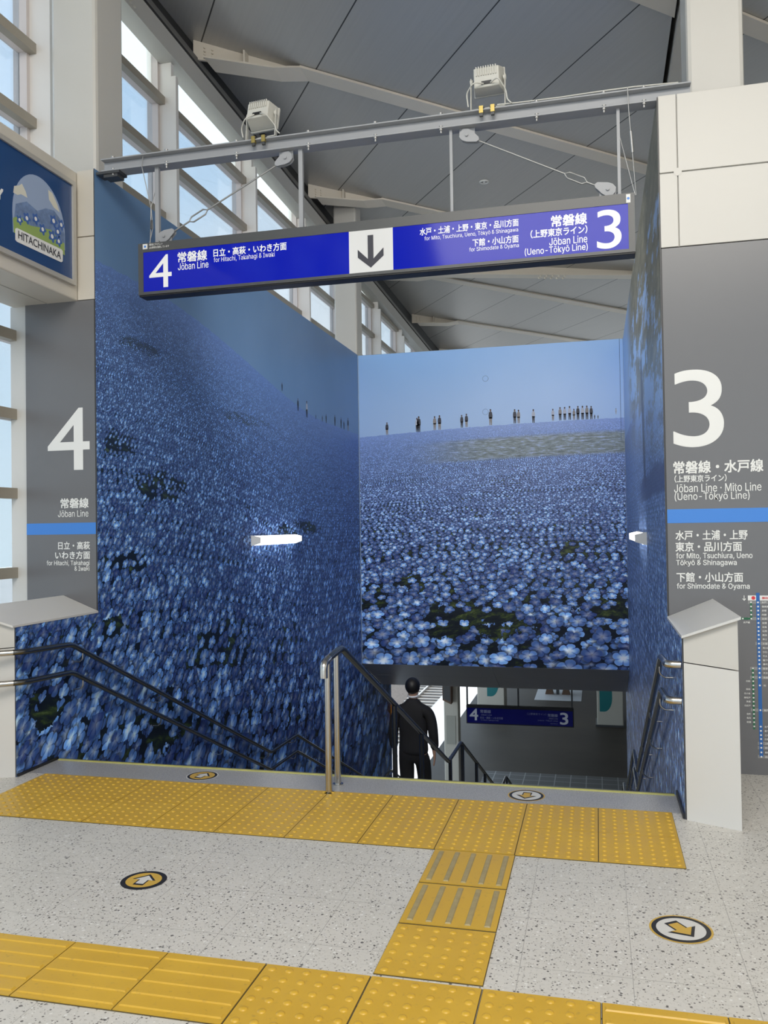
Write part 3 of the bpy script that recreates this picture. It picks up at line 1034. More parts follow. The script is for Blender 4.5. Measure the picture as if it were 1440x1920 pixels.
# =================================================================== TACTILE PAVING
def tactile(name, label, tiles, bars=None, n=7, along='y'):
    root = MB()
    for (x0, y0, kind) in tiles:
        x1_, y1_ = x0 + .4, y0 + .4
        root.box(x0 + .0025, x1_ - .0025, y0 + .0025, y1_ - .0025, .0, .006, 0)
        if kind == 'dot7' or kind == 'dot6':
            q = 7 if kind == 'dot7' else 6
            r = .0125 if q == 7 else .016
            for a in range(q):
                for c_ in range(q):
                    root.dome((x0 + .4 * (a + .5) / q, y0 + .4 * (c_ + .5) / q, .006), r, .0055, 10, 0)
        else:
            for a in range(5):
                c0 = .4 * (a + .5) / 5
                hw = .013
                if kind == 'bary':
                    q = [(x0 + c0 - hw, y0 + .025), (x0 + c0 + hw, y0 + .025), (x0 + c0 + hw, y0 + .375), (x0 + c0 - hw, y0 + .375)]
                    q2 = [(x0 + c0 - hw * .7, y0 + .03), (x0 + c0 + hw * .7, y0 + .03), (x0 + c0 + hw * .7, y0 + .37), (x0 + c0 - hw * .7, y0 + .37)]
                else:
                    q = [(x0 + .01, y0 + c0 - hw), (x0 + .39, y0 + c0 - hw), (x0 + .39, y0 + c0 + hw), (x0 + .01, y0 + c0 + hw)]
                    q2 = [(x0 + .015, y0 + c0 - hw * .7), (x0 + .385, y0 + c0 - hw * .7), (x0 + .385, y0 + c0 + hw * .7), (x0 + .015, y0 + c0 + hw * .7)]
                base = len(root.v)
                root.hexa([(a_, b_, .006) for a_, b_ in q], [(a_, b_, .0105) for a_, b_ in q2], 0)
                if kind == 'bary':
                    for fi in range(len(root.m) - 6, len(root.m)):
                        root.m[fi] = 1
    xs = [t[0] for t in tiles]
    ys = [t[1] for t in tiles]
    for (x0, y0, _k) in tiles:
        root.box(x0, x0 + .4, y0, y0 + .4, .0, .003, 2)
    o = root.build(name, [M['tactile'], M['tactile_worn'], M['tactile_joint']])
    return tag(o, label, 'tactile paving', 'yellow tactile paving strips')


X0 = -.022
tactile('tactile_paving', 'long double row of yellow dotted tiles along the top of the stairs',
        [(X0 + .4 * k_, y, 'dot7') for k_ in range(-9, 1) for y in (4.255, 4.655)])
tactile('tactile_paving', 'yellow guide path of worn lengthwise bars leading toward the stairs',
        [(-.818, 3.85, 'bary'), (-.818, 3.44, 'bary')])
tactile('tactile_paving', 'yellow large-dot junction where the guide path meets the nearest row',
        [(-.818, 3.03, 'dot6'), (-.818, 2.61, 'dot6'), (-1.22, 2.61, 'dot6'), (-.416, 2.61, 'dot6')])
tactile('tactile_paving', 'yellow crosswise bar tiles running off to the left in the front',
        [(-1.222 - .4 * k_, 2.61, 'barx') for k_ in range(1, 7)])
tactile('tactile_paving', 'yellow crosswise bar tiles at the lower right edge of the photo',
        [(-.014 + .4 * k_, 2.61, 'barx') for k_ in range(0, 5)])

# =================================================================== FLOOR ARROW STICKERS
def sticker(label, cx, cy, r, ang, scheme, z=.0):
    s_ = MB()
    ring, fill, arrow = scheme
    z0 = z + .0012
    s_.disc((cx, cy), r * 1.0, z0, 48, ring)
    s_.disc((cx, cy), r * .93, z0 + .0004, 48, 2)
    s_.disc((cx, cy), r * .78, z0 + .0008, 48, fill)

    def arr(k_, mi, zz):
        w_, hw = .23 * k_ + (k_ - 1) * .0, .50
        pts = [(-.22, -.48), (.22, -.48), (.22, .02), (.50, .02), (0, .55), (-.50, .02), (-.22, .02)]
        cxm, cym = 0, 0.0
        out = []
        for x, y in pts:
            x, y = x * k_, y * k_
            X_ = x * cos(ang) - y * sin(ang)
            Y_ = x * sin(ang) + y * cos(ang)
            out.append((cx + X_ * r, cy + Y_ * r, zz))
        s_.poly(out, mi)
    arr(1.12, 2, z0 + .0012)
    arr(.84, arrow, z0 + .0016)
    o = s_.build('floor_sticker', [M['stk_yellow'], M['stk_white'], M['stk_black']])
    return tag(o, label, 'floor sticker', 'round floor arrow stickers')


sticker('round yellow sticker with pale arrow pointing ahead, on the speckled floor at left', -2.07, 3.612, .105, radians(0), (2, 0, 1))
sticker('small round yellow up-arrow sticker on the grey granite step, left of the handrail', -2.556, 5.22, .105, radians(-12), (1, 0, 1))
sticker('round white sticker with yellow arrow pointing back, on the speckled floor at right', .296, 3.625, .122, radians(-145), (0, 1, 0))
sticker('small round white down-arrow sticker on the grey granite step, right of the handrail', -.44, 5.215, .11, radians(175), (0, 1, 0))

# =================================================================== GREY PLATFORM PANELS WITH NUMBERS
PF = lambda x, z: (x, YF - .0015, z)
lp = empty('platform_number_sign', (-4.09, YF, 0), 'tall grey panel with white number 4 left of the stairs', 'sign')
MB().box(-4.400, XL - .012, YF, YF + .028, .0, 3.436).build('board', M['panel_gray'], lp)
MB().box(XL - .012, XL - .008, YF - .001, YF + .028, .99, 3.436).build('edge_strip', M['panel_gray_dark'], lp)
MB().box(-4.400, XL - .012, YF - .0016, YF, 1.603, 1.693).build('stripe', M['stripe'], lp)
text_lines((("4", -4.202, -3.831, 2.351, .485, .002), ("常磐線", -4.091, -3.845, 1.847, .076, .022), ("Jōban Line", -4.116, -3.846, 1.766, .052, .004),
                              ("日立・高萩", -4.116, -3.836, 1.515, .060, .02), ("いわき方面", -4.143, -3.836, 1.44, .060, .02),
                              ("for Hitachi, Takahagi", -4.22, -3.84, 1.375, .046, .01), ("& Iwaki", -3.972, -3.841, 1.335, .036, .01)), PF, M['letter'], lp)

rp = empty('platform_number_sign', (1.5, YF, 0), 'wide grey panel with white number 3 and route map right of the stairs', 'sign')
MB().box(XR + .012, 4.2, YF, YF + .028, .0, 3.440).build('board', M['panel_gray'], rp)
MB().box(XR + .008, XR + .012, YF - .001, YF + .028, .99, 3.440).build('edge_strip', M['panel_gray_dark'], rp)
MB().box(XR + .012, 4.2, YF - .0016, YF, 1.621, 1.712).build('stripe', M['stripe'], rp)
text_lines((("3", .503, .813, 2.371, .505, .003), ("常磐線・水戸線", .498, 1.045, 1.985, .080, .022), ("（上野東京ライン）", .503, .823, 1.911, .046, .018),
                              ("Jōban Line · Mito Line", .499, 1.032, 1.849, .054, .004), ("(Ueno-Tōkyō Line)", .501, .96, 1.79, .062, .004),
                              ("水戸・土浦・上野", .502, .942, 1.54, .062, .02), ("東京・品川方面", .5, .906, 1.465, .062, .02),
                              ("for Mito, Tsuchiura, Ueno", .503, .969, 1.403, .044, .01), ("Tōkyō & Shinagawa", .502, .873, 1.357, .044, .01),
                              ("下館・小山方面", .503, .909, 1.266, .062, .02), ("for Shimodate & Oyama", .503, .948, 1.204, .044, .01)), PF, M['letter'], rp)

# route map
rm = MB()
def rect(x0, x1, z0, z1, mi, d):
    rm.poly([(x0, YF - d, z0), (x1, YF - d, z0), (x1, YF - d, z1), (x0, YF - d, z1)], mi)
def dot(x, z, r, mi, d):
    rm.poly([(x + r * cos(t * pi / 6), YF - d, z + r * sin(t * pi / 6)) for t in range(12)], mi)
GREYB = [1.104, .999, .840, .680, .623, .414, .202, .174, .117]
for z in GREYB:
    rect(.935 if z > .9 else (.94 if z in (.680, .623, .414) else .975), 1.19, z - .010, z + .010, 2, .0012)
rect(.936, 1.30, 1.116, 1.148, 3, .0012)
dot(.969, 1.132, .012, 4, .0018)
rect(.985, 1.007, .117, 1.165, 0, .0014)
rect(.948, .960, .999, 1.104, 1, .0014)
rect(.860, .955, .992, 1.006, 1, .0014)
rect(.950, .963, .29, .680, 1, .0014)
BZ = [1.104, 1.077, 1.051, 1.025, .999, .972, .946, .92, .895, .868, .84, .812, .786, .76, .734, .708, .68, .652, .623, .572, .414, .309, .282, .255, .23, .202, .174, .145, .117]
for z in BZ: dot(.996, z, .0058, 3, .002)
GZ = [.68, .652, .624, .598, .571, .546, .519, .492, .467, .441, .414, .388, .362, .336, .309]
for z in GZ: dot(.957, z, .0052, 3, .002)
for z in (1.104, 1.077, 1.051, 1.025, .999): dot(.954, z, .0052, 3, .002)
for x in (.871, .903): dot(x, .999, .0052, 3, .002)
# arrow beside the header
rect(.9115, .9155, 1.120, 1.148, 3, .0018)
rm.poly([(.9135, YF - .0018, 1.113), (.925, YF - .0018, 1.126), (.921, YF - .0018, 1.129), (.9135, YF - .0018, 1.120), (.906, YF - .0018, 1.129), (.902, YF - .0018, 1.126)], 3)
PMp = lambda x, z: (x, YF - .0022, z)
NAMES = ["水戸", "偕楽園", "赤塚", "内原", "友部", "岩間", "羽鳥", "石岡", "高浜", "神立", "土浦", "荒川沖", "ひたち野うしく", "牛久", "龍ケ崎市", "藤代", "取手", "天王台", "我孫子", "柏", "松戸",
         "北千住", "南千住", "三河島", "日暮里", "上野", "東京", "新橋", "品川"]
for nme, z in zip(NAMES, BZ):
    put_text(rm, nme, 1.018, 1.018 + .0135 * len(nme), z, .0125, PMp, 3, .015)
put_text(rm, "勝田", 1.02, 1.055, 1.132, .014, PMp, 4, .02)
put_text(rm, "水戸線", .905, .945, .975, .0125, PMp, 3, .02)
for nme, z in zip(["北柏", "南柏", "北小金", "新松戸", "馬橋", "北松戸", "金町", "亀有", "綾瀬"], (.598, .546, .519, .492, .467, .441, .388, .362, .336)):
    put_text(rm, nme, .938 - .0125 * len(nme), .938, z, .012, PMp, 3, .015)
rm.build('route_map', [M['map_blue'], M['map_green'], M['map_grey'], M['letter'], M['map_red']], rp)

# =================================================================== BILLBOARD ON THE BOX BEAM
BX = -3.928
bb = empty('billboard', (BX, 5.4, 3.95), 'dark blue advertising board with domed flower emblem, upper left', 'billboard')
fr_ = MB()
Y0b, Y1b, Z0b, Z1b = 1.6, 5.845, 3.575, 4.318
for (a, b_, c_, d_) in ((Y0b - .035, Y1b + .035, Z1b, Z1b + .035), (Y0b - .035, Y1b + .035, Z0b - .035, Z0b), (Y1b, Y1b + .035, Z0b, Z1b), (Y0b - .035, Y0b, Z0b, Z1b)):
    fr_.box(BX, BX + .028, a, b_, c_, d_)
fr_.build('frame', M['bb_frame'], bb)
MB().box(BX, BX + .012, Y0b, Y1b, Z0b, Z1b).build('face', M['bb_blue'], bb)
PBB = lambda d: (lambda y, z: (BX + .012 + d, y, z))
em = MB()
def bbpoly(pts, mi, d):
    em.poly([PBB(d)(y, z) for y, z in pts], mi)
dome = [(5.150, 3.78)] + [(5.46 + .30 * cos(a) - (0 if cos(a) > 0 else 0), 3.90 + .325 * sin(a)) for a in [pi * (1 - t / 24) for t in range(25)]] + [(5.765, 3.78)]
dome = [(5.145, 3.86)] + [(5.45 + .305 * cos(pi - pi * t / 24), 3.88 + .345 * sin(pi * t / 24)) for t in range(25)] + [(5.755, 3.78), (5.15, 3.72)]
bbpoly(dome, 0, .0005)
bbpoly([(5.165, 4.05), (5.22, 4.075), (5.25, 4.10), (5.29, 4.06), (5.31, 4.02), (5.24, 4.02), (5.20, 4.00), (5.155, 4.0)], 1, .001)
bbpoly([(5.55, 4.17), (5.60, 4.165), (5.66, 4.10), (5.69, 4.05), (5.62, 4.06), (5.56, 4.10)], 1, .001)
bbpoly([(5.16, 3.80), (5.18, 3.93), (5.30, 3.99), (5.42, 3.965), (5.52, 4.02), (5.62, 4.04), (5.715, 3.99), (5.748, 3.90), (5.75, 3.78), (5.165, 3.75)], 2, .0012)
bbpoly([(5.16, 3.72), (5.15, 3.82), (5.22, 3.86), (5.34, 3.83), (5.48, 3.86), (5.58, 3.88), (5.66, 3.84), (5.745, 3.83), (5.75, 3.74), (5.5, 3.76)], 3, .0016)
for cy, cz, r in ((5.612, 3.958, .040), (5.706, 3.961, .036), (5.663, 3.893, .036), (5.593, 3.835, .04), (5.674, 3.825, .036), (5.30, 3.87, .036), (5.40, 3.90, .036), (5.48, 3.85, .036), (5.22, 3.83, .03)):
    bbpoly([(cy + r * (1 + .25 * cos(5 * a)) * cos(a), cz + r * (1 + .25 * cos(5 * a)) * sin(a)) for a in [2 * pi * t / 30 for t in range(30)]], 4, .002)
    bbpoly([(cy + r * .42 * cos(a), cz + r * .42 * sin(a)) for a in [2 * pi * t / 12 for t in range(12)]], 5, .0024)
em.build('emblem', [M['bb_sky'], M['bb_cloud'], M['bb_field'], M['bb_leaf'], M['bb_petal'], M['letter']], bb)
pt = MB()
pt.prism([(5.172, 3.672), (5.19, 3.664), (5.70, 3.672), (5.718, 3.684), (5.721, 3.762), (5.705, 3.772), (5.19, 3.762), (5.172, 3.752)], 0, BX + .0145, BX + .0165)
nl_ = pt.build('name_plate', M['letter'], bb)
tx = MB()
put_text(tx, "HITACHINAKA", 5.200, 5.692, 3.720, .056, PBB(.006), 0, .006, latin=False, nrm=(1, 0, 0))
tx.build('lettering', M['ink'], nl_)
tx = MB()
put_text(tx, "Y", 4.975, 5.046, 3.94, .072, PBB(.002), 0, .03, latin=True, nrm=(1, 0, 0))
tx.build('lettering', M['letter'], bb)

# =================================================================== OVERHEAD H-BEAM
hb = empty('support_beam', (-1.6, 6.0, 4.45), 'grey steel H-beam spanning above the stair opening', 'beam')
q = MB()
q.box(-3.72, .66, 5.94, 6.06, 4.530, 4.540)
q.box(-3.72, .66, 5.94, 6.06, 4.440, 4.450)
q.box(-3.72, .66, 5.992, 6.008, 4.450, 4.530)
q.build('h_section', M['steel_grey'], hb, bevel=.002)
for x in (-3.62, -3.16, -2.58, -2.01, -1.50, -1.02, -.35, .10, .36):
    bl = MB()
    bl.cyl((x, 5.955, 4.440), (x, 5.955, 4.427), .015, 6)
    bl.cyl((x, 5.955, 4.427), (x, 5.955, 4.408), .008, 8)
    bl.build('bolt', M['galv'], hb)
    bl = MB()
    bl.cyl((x, 5.955, 4.540), (x, 5.955, 4.552), .016, 6)
    bl.build('bolt', M['galv'], hb)
    bl = MB()
    bl.cyl((x, 5.955, 4.450), (x, 5.955, 4.458), .016, 6)
    bl.build('bolt', M['galv'], hb)
q = MB()
q.box(-3.76, -3.56, 5.94, 6.06, 4.420, 4.440)
q.box(-3.70, -3.58, 5.95, 6.05, 4.395, 4.420)
q.build('end_bracket', M['steel_dark'], hb)
cb = MB()
cb.tube([(-.62, 5.955, 4.56), (-.45, 5.95, 4.553), (-.2, 5.95, 4.551), (.1, 5.95, 4.556), (.3, 5.95, 4.556), (.58, 5.95, 4.545)], .005, 8)
cb.build('cable', M['flood'], hb)

# =================================================================== HANGING STATION SIGN
sg = empty('station_sign', (-1.555, 6.0, 3.43), 'long blue hanging sign reading 4 and 3 with a central down arrow', 'sign')
SX0, SX1, SZ0, SZ1 = -3.398, .286, 3.428, 3.838
FY = 5.94
h_ = MB()
h_.box(SX0, SX1, FY + .004, 6.06, SZ0, SZ1, 0)
h_.build('housing', M['black'], sg, bevel=.004)
h_ = MB()
h_.box(SX0, SX1, FY - .004, FY + .006, SZ1 - .070, SZ1, 0)
h_.box(SX0, SX1, FY - .004, FY + .006, SZ0 + .012, SZ0 + .034, 0)
h_.box(SX0, SX0 + .042, FY - .004, FY + .006, SZ0 + .034, SZ1 - .070, 0)
h_.box(SX1 - .042, SX1, FY - .004, FY + .006, SZ0 + .034, SZ1 - .070, 0)
h_.build('frame', M['frame_grey'], sg)
MB().box(SX0 + .042, SX1 - .042, FY, FY + .005, SZ0 + .034, SZ1 - .070).build('face', M['sign_blue'], sg)
aw = MB()
aw.box(-1.705, -1.378, FY - .0025, FY, SZ0 + .034, SZ1 - .070)
ap = aw.build('arrow_panel', M['sign_white'], sg)
ar = MB()
ax, az = -1.5435, 3.61
YA = FY - .004
ar.prism([(ax - .021, az + .118), (ax + .021, az + .118), (ax + .021, az - .053), (ax + .096, az + .020), (ax + .096, az - .038), (ax, az - .118), (ax - .096, az - .038), (ax - .096, az + .020), (ax - .021, az - .053)], 1, YA, YA + .0012)
ar.build('arrow', M['ink'], ap)
PS = lambda x, z: (x, FY - .0015, z)
text_lines((("4", -3.307, -3.118, 3.612, .252, .0), ("常磐線", -3.065, -2.824, 3.703, .078, .018), ("Jōban Line", -3.064, -2.812, 3.632, .053, .004),
                              ("日立・高萩・いわき方面", -2.769, -2.186, 3.711, .058, .02), ("for Hitachi, Takahagi & Iwaki", -2.768, -2.279, 3.654, .046, 0),
                              ("水戸・土浦・上野・東京・品川方面", -1.18, -.486, 3.715, .052, .018), ("for Mito, Tsuchiura, Ueno, Tōkyō & Shinagawa", -1.148, -.489, 3.662, .036, 0),
                              ("下館・小山方面", -.806, -.488, 3.602, .052, .018), ("for Shimodate & Oyama", -.83, -.486, 3.553, .036, 0), ("常磐線", -.263, -.027, 3.697, .076, .022),
                              ("（上野東京ライン）", -.404, -.025, 3.622, .055, .018), ("Jōban Line", -.279, -.026, 3.558, .051, .004), ("(Ueno-Tōkyō Line)", -.446, -.024, 3.499, .058, .004),
                              ("3", .038, .197, 3.608, .262, .002)), PS, mat('lit_white_lettering', (.85, .85, .85), .3, var=0, emit=(1, 1, 1), estr=.12), sg)
PS2 = lambda x, z: (x, FY - .0055, z)
text_lines((("環境にやさしい", -3.303, -3.19, 3.822, .017, .01), ("LED照明を使用しています", -3.303, -3.135, 3.799, .017, .01)), PS2, M['letter'], sg)
for x0, x1, z0, z1_ in ((-3.358, -3.318, 3.792, 3.832), (.232, .260, 3.772, 3.830)):
    MB().poly([PS2(x0, z0), PS2(x1, z0), PS2(x1, z1_), PS2(x0, z1_)]).build('label', M['letter'], sg)
    MB().disc(((x0 + x1) / 2, (z0 + z1_) / 2), .009, 0, 16).xf(Matrix(((1, 0, 0, 0), (0, 0, 0, FY - .0065), (0, 1, 0, 0), (0, 0, 0, 1)))).build('label_mark', M['stripe'], sg)
for x in (-3.262, -2.085):
    MB().box(x - .016, x + .016, 5.985, 6.015, SZ1, 4.440).build('hanger', M['steel_grey'], sg)
for x in (-.955, .192):
    MB().box(x - .010, x + .010, 5.985, 6.015, SZ1, 4.440).build('hanger', M['steel_grey'], sg)


def clevis(mb, c, d, big=1.0):
    """tear-drop plate lying in the xz plane with a bolt"""
    d = Vector((d[0], 0, d[1])).normalized()
    n_ = Vector((-d.z, 0, d.x))
    c = Vector(c)
    prof = [(-.055, .0), (-.045, .032), (-.015, .045), (.02, .042), (.085, .018), (.095, 0), (.085, -.018), (.02, -.042), (-.015, -.045), (-.045, -.032)]
    pts = [c + d * a * big + n_ * b_ * big for a, b_ in prof]
    for dy in (-.022, .012):
        m = len(pts)
        A = [(p.x, p.y + dy, p.z) for p in pts]
        B = [(p.x, p.y + dy + .008, p.z) for p in pts]
        mb.add(A + B, [tuple(range(m)), tuple(range(m, 2 * m))[::-1]] + [(i, (i + 1) % m, m + (i + 1) % m, m + i) for i in range(m)])
    mb.cyl((c.x, c.y - .034, c.z), (c.x, c.y + .03, c.z), .012, 8)


def brace(x0, z0, x1, z1, tb):
    a, b_ = Vector((x0, 6.0, z0)), Vector((x1, 6.0, z1))
    d = (b_ - a).normalized()
    n_ = Vector((-d.z, 0, d.x))
    r_ = MB()
    c_ = a + (b_ - a) * tb
    L = .085
    r_.cyl(a, c_ - d * L, .0065, 8)
    r_.cyl(c_ + d * L, b_, .0065, 8)
    rod = r_.build('brace', M['galv'], sg)
    t_ = MB()
    loop = [c_ - d * L, c_ - d * (L - .03) + n_ * .022, c_ + d * (L - .03) + n_ * .022, c_ + d * L, c_ + d * (L - .03) - n_ * .022, c_ - d * (L - .03) - n_ * .022]
    t_.tube(loop, .006, 8, closed=True)
    t_.build('turnbuckle', M['galv'], rod)
    for p, zz, dd in ((a, 1, d), (b_, -1, -d)):
        k_ = MB()
        clevis(k_, p, (dd.x, dd.z))
        k_.box(p.x - .055, p.x + .055, 5.997, 6.006, min(p.z, p.z + zz * .055), max(p.z, p.z + zz * .055))
        k_.build('clevis', M['steel_grey'], rod)


brace(-2.20, 4.385, -3.20, 3.895, .72)
brace(-.84, 4.385, .115, 3.895, .78)
for pth in ([(-3.365, 5.97, 4.56), (-3.36, 5.935, 4.44), (-3.31, 5.98, 4.13), (-3.33, 6.0, 3.84)],
            [(-3.27, 6.05, 4.44), (-3.285, 6.0, 4.25), (-3.31, 5.98, 4.13), (-3.305, 6.0, 3.98), (-3.34, 6.0, 3.84)],
            [(.255, 5.93, 4.55), (.26, 5.935, 4.40), (.30, 6.0, 3.84)], [(.19, 6.0, 4.30), (.24, 6.0, 4.08), (.295, 6.0, 3.84)]):
    MB().tube(pth, .0035, 6).build('safety_wire', M['galv'], sg)
MB().cyl((-3.306, 5.98, 4.03), (-3.309, 5.98, 3.96), .007, 8).build('wire_tensioner', M['steel_dark'], sg)
MB().cyl((.271, 5.955, 4.26), (.281, 5.97, 4.12), .010, 8).build('wire_tensioner', M['galv'], sg)

# =================================================================== FLOODLIGHTS
FLOOD_W = 270


def floodlight(x, z, tilt, yawd, label):
    root = empty('floodlight', (x, 6.0, 4.54), label, 'floodlight', 'floodlights on the H-beam')
    T = Matrix.Translation((x, 6.0, z)) @ Matrix.Rotation(radians(yawd), 4, 'Z') @ Matrix.Rotation(radians(tilt), 4, 'X')
    # body: local -Y is its back (seen from the hall), +Y the glass toward the murals
    h_ = MB()
    h_.hexa([(-.088, -.07, -.065), (.088, -.07, -.065), (.108, .05, -.088), (-.108, .05, -.088)],
            [(-.088, -.07, .065), (.088, -.07, .065), (.108, .05, .088), (-.108, .05, .088)])
    h_.box(-.113, .113, .05, .072, -.092, .092)
    h_.xf(T)
    hs = h_.build('housing', M['flood'], root, bevel=.006)
    fn = MB()
    for k_ in range(9):
        xx = -.068 + .017 * k_
        fn.box(xx - .0035, xx + .0035, -.080, -.06, .012, .072)
    fn.xf(T)
    fn.build('cooling_fins', M['flood'], hs)
    g = MB()
    g.box(-.035, .035, -.079, -.069, -.048, -.028).xf(T)
    g.build('cable_entry', M['black'], hs)
    g = MB()
    g.box(-.095, .095, .0725, .076, -.075, .075).xf(T)
    g.build('lens', M['glass_black'], hs)
    sp = bpy.data.lights.new('floodlight_beam', 'SPOT')
    sp.energy, sp.color, sp.spot_size, sp.spot_blend, sp.shadow_soft_size = FLOOD_W, (1, .97, .93), radians(100), .8, .1
    so = bpy.data.objects.new('floodlight_beam', sp)
    COL.objects.link(so)
    so.location = T @ Vector((0, .12, 0))
    so.rotation_euler = (Vector((-1.665, 13.5, 2.4)) - so.location).to_track_quat('-Z', 'Y').to_euler()
    br_ = MB()
    zb = 4.552
    R_ = Matrix.Rotation(radians(yawd), 3, 'Z')
    def W(lx, ly, zz):
        v_ = R_ @ Vector((lx, ly, 0))
        return (x + v_.x, 6.0 + v_.y, zz)
    for sx in (-1, 1):
        br_.bar(W(sx * .121, 0, z + .02), W(sx * .121, -.02, zb), .006, .035, up=(0, 1, 0))
        br_.cyl(W(sx * .128, 0, z), W(sx * .108, 0, z), .018, 10)
    br_.bar(W(-.123, -.02, zb), W(.123, -.02, zb), .035, .006)
    br_.build('bracket', M['flood'], root)
    wr = MB()
    a = T @ Vector((-.02, -.078, -.045))
    wr.tube([a, W(-.08, -.12, z - .06), W(-.145, -.06, z - .10), W(-.135, -.05, zb + .02)], .005, 8, fillet=.03)
    wr.build('lead', M['flood'], root)
    wr = MB()
    wr.tube([T @ Vector((.03, -.078, -.045)), W(.09, -.12, z - .05), W(.135, -.05, z - .12), W(.14, -.05, zb + .03), W(.17, -.05, zb)], .005, 8, fillet=.03)
    wr.build('lead', M['flood'], root)
    for dx in (-.045, .035):
        cl = MB()
        cl.box(x + dx - .014, x + dx + .014, 5.926, 5.955, 4.505, 4.555, 0)
        cl.box(x + dx - .012, x + dx + .012, 5.93, 5.95, 4.485, 4.505, 1)
        cl.box(x + dx - .02, x + dx + .02, 5.93, 5.99, 4.541, 4.552, 1)
        cl.build('clamp', [M['brass'], M['steel_dark']], root)
    return root


floodlight(-2.39, 4.735, -14, -6, 'grey cast floodlight on the H-beam nearer the windows')
floodlight(-.685, 4.765, 8, -4, 'pale cast floodlight on the H-beam above the number 3 end')

# round downlight in the ceiling
dl = empty('downlight', (-1.64, 13.57, ceil_z(-1.64, 13.57)), 'small round recessed downlight in the dark grey ceiling', 'light fitting')
zc_ = ceil_z(-1.64, 13.57)
d_ = MB()
d_.tube([(-1.64 + .065 * cos(t * pi / 12), 13.57 + .065 * sin(t * pi / 12), zc_ - .008) for t in range(24)], .014, 8, closed=True)
d_.build('trim_ring', M['lamp_body'], dl)
d_ = MB()
d_.disc((-1.64, 13.57), .055, zc_ - .006, 24)
d_.build('lens', M['galv'], dl)
d_ = MB()
d_.dome((-1.64, 13.57, zc_ - .006), .022, -.02, 10)
d_.build('bulb', M['lamp_body'], dl)

# =================================================================== WALL LAMPS (lit)
def wall_lamp(label, x, sx, y0, y1, zc):
    root = empty('wall_lamp', (x, (y0 + y1) / 2, zc), label, 'lamp', 'lit lamps on the stair walls')
    MB().box(min(x, x + sx * .03), max(x, x + sx * .03), y0 + .005, y1 - .005, zc - .03, zc + .055).build('housing', M['lamp_body'], root)
    d_ = MB()
    prof = [(x + sx * .03, zc + .05), (x + sx * .10, zc + .03), (x + sx * .10, zc - .025), (x + sx * .03, zc - .055)]
    d_.prism(prof if sx > 0 else prof[::-1], 1, y0 + .02, y1 - .02)
    d_.build('diffuser', M['lamp_on'], root)
    for a, b_ in ((y0, y0 + .02), (y1 - .02, y1)):
        e_ = MB()
        pr = [(x, zc + .06), (x + sx * .105, zc + .036), (x + sx * .105, zc - .03), (x, zc - .062)]
        e_.prism(pr if sx > 0 else pr[::-1], 1, a, b_)
        e_.build('end_cap', M['lamp_body'], root)


wall_lamp('lit batten lamp on the dark left mural wall', XL, 1, 8.98, 10.40, 1.495)
wall_lamp('lit batten lamp on the right mural wall beside the far corner', XR, -1, 8.15, 9.57, 1.485)

# =================================================================== HANDRAILS
def handrail_path(x, z_off=0.0):
    return [(x, 5.46, .812 + z_off), (x, 9.29, -.945 + z_off), (x, 10.17, -.955 + z_off), (x, 14.10, -2.735 + z_off), (x, 15.1, -2.76 + z_off), (x, 19.0, -4.53 + z_off)]


def wall_rail(label, x, sx, dz, first):
    root = empty('handrail', (x, 5.46, .8 + dz), label, 'handrail', 'wall handrails')
    t_ = MB()
    t_.tube(first + handrail_path(x, dz), .0195, 12, fillet=.05)
    t_.build('rail', M['rail_dark'], root)
    for y in (5.6, 6.75, 8.0, 9.22, 10.12, 11.3, 12.5, 13.7):
        pth = handrail_path(x, dz)
        for (a, b_) in zip(pth, pth[1:]):
            if a[1] <= y <= b_[1]:
                z = a[2] + (b_[2] - a[2]) * (y - a[1]) / (b_[1] - a[1])
        k_ = MB()
        k_.tube([(x, y, z - .015), (x, y, z - .06), (x - sx * .03, y, z - .085), (x - sx * .082, y, z - .085)], .006, 8, fillet=.03)
        k_.cyl((x - sx * .082, y, z - .085), (x - sx * .088, y, z - .085), .022, 12)
        k_.build('bracket', M['stainless'], root)
    return root, t_


for dz, nm in ((0, 'upper'), (-.20, 'lower')):
    r_, _ = wall_rail('%s dark handrail along the left mural wall' % nm, -3.69, 1, dz, [(-4.5, 4.52, .835 + dz), (-3.84, 4.80, .835 + dz), (-3.69, 4.93, .835 + dz)])
    s_ = MB()
    s_.tube([(-4.5, 4.52, .835 + dz), (-3.84, 4.80, .835 + dz), (-3.735, 4.885, .835 + dz)], .0205, 12, fillet=.05)
    s_.build('end_sleeve', M['stainless'], r_)
    r_, _ = wall_rail('%s dark handrail along the right mural wall' % nm, .362, -1, dz, [(.40, 5.02, .838 + dz), (.375, 5.03, .838 + dz), (.362, 5.06, .838 + dz)])
    s_ = MB()
    s_.tube([(.362, 5.10, .834 + dz), (.362, 5.02, .836 + dz), (.438, 5.015, .836 + dz)], .0215, 14, fillet=.045)
    s_.build('end_sleeve', M['stainless'], r_)

cr = empty('handrail', (-1.62, 5.1, 0), 'free-standing centre handrail on stainless posts running down the stairs', 'handrail')
t_ = MB()
cp = [(-1.62, 4.955, .72), (-1.62, 4.955, .80), (-1.62, 5.02, .815), (-1.62, 5.33, .845)] + handrail_path(-1.62, .0)[1:]
t_.tube(cp[2:], .0225, 14, fillet=.05)
rl = t_.build('rail', M['rail_dark'], cr)
t_ = MB()
t_.tube([(-1.62, 4.955, .715), (-1.62, 4.955, .80), (-1.62, 5.05, .818)], .0245, 14, fillet=.05)
t_.build('end_sleeve', M['stainless'], rl)


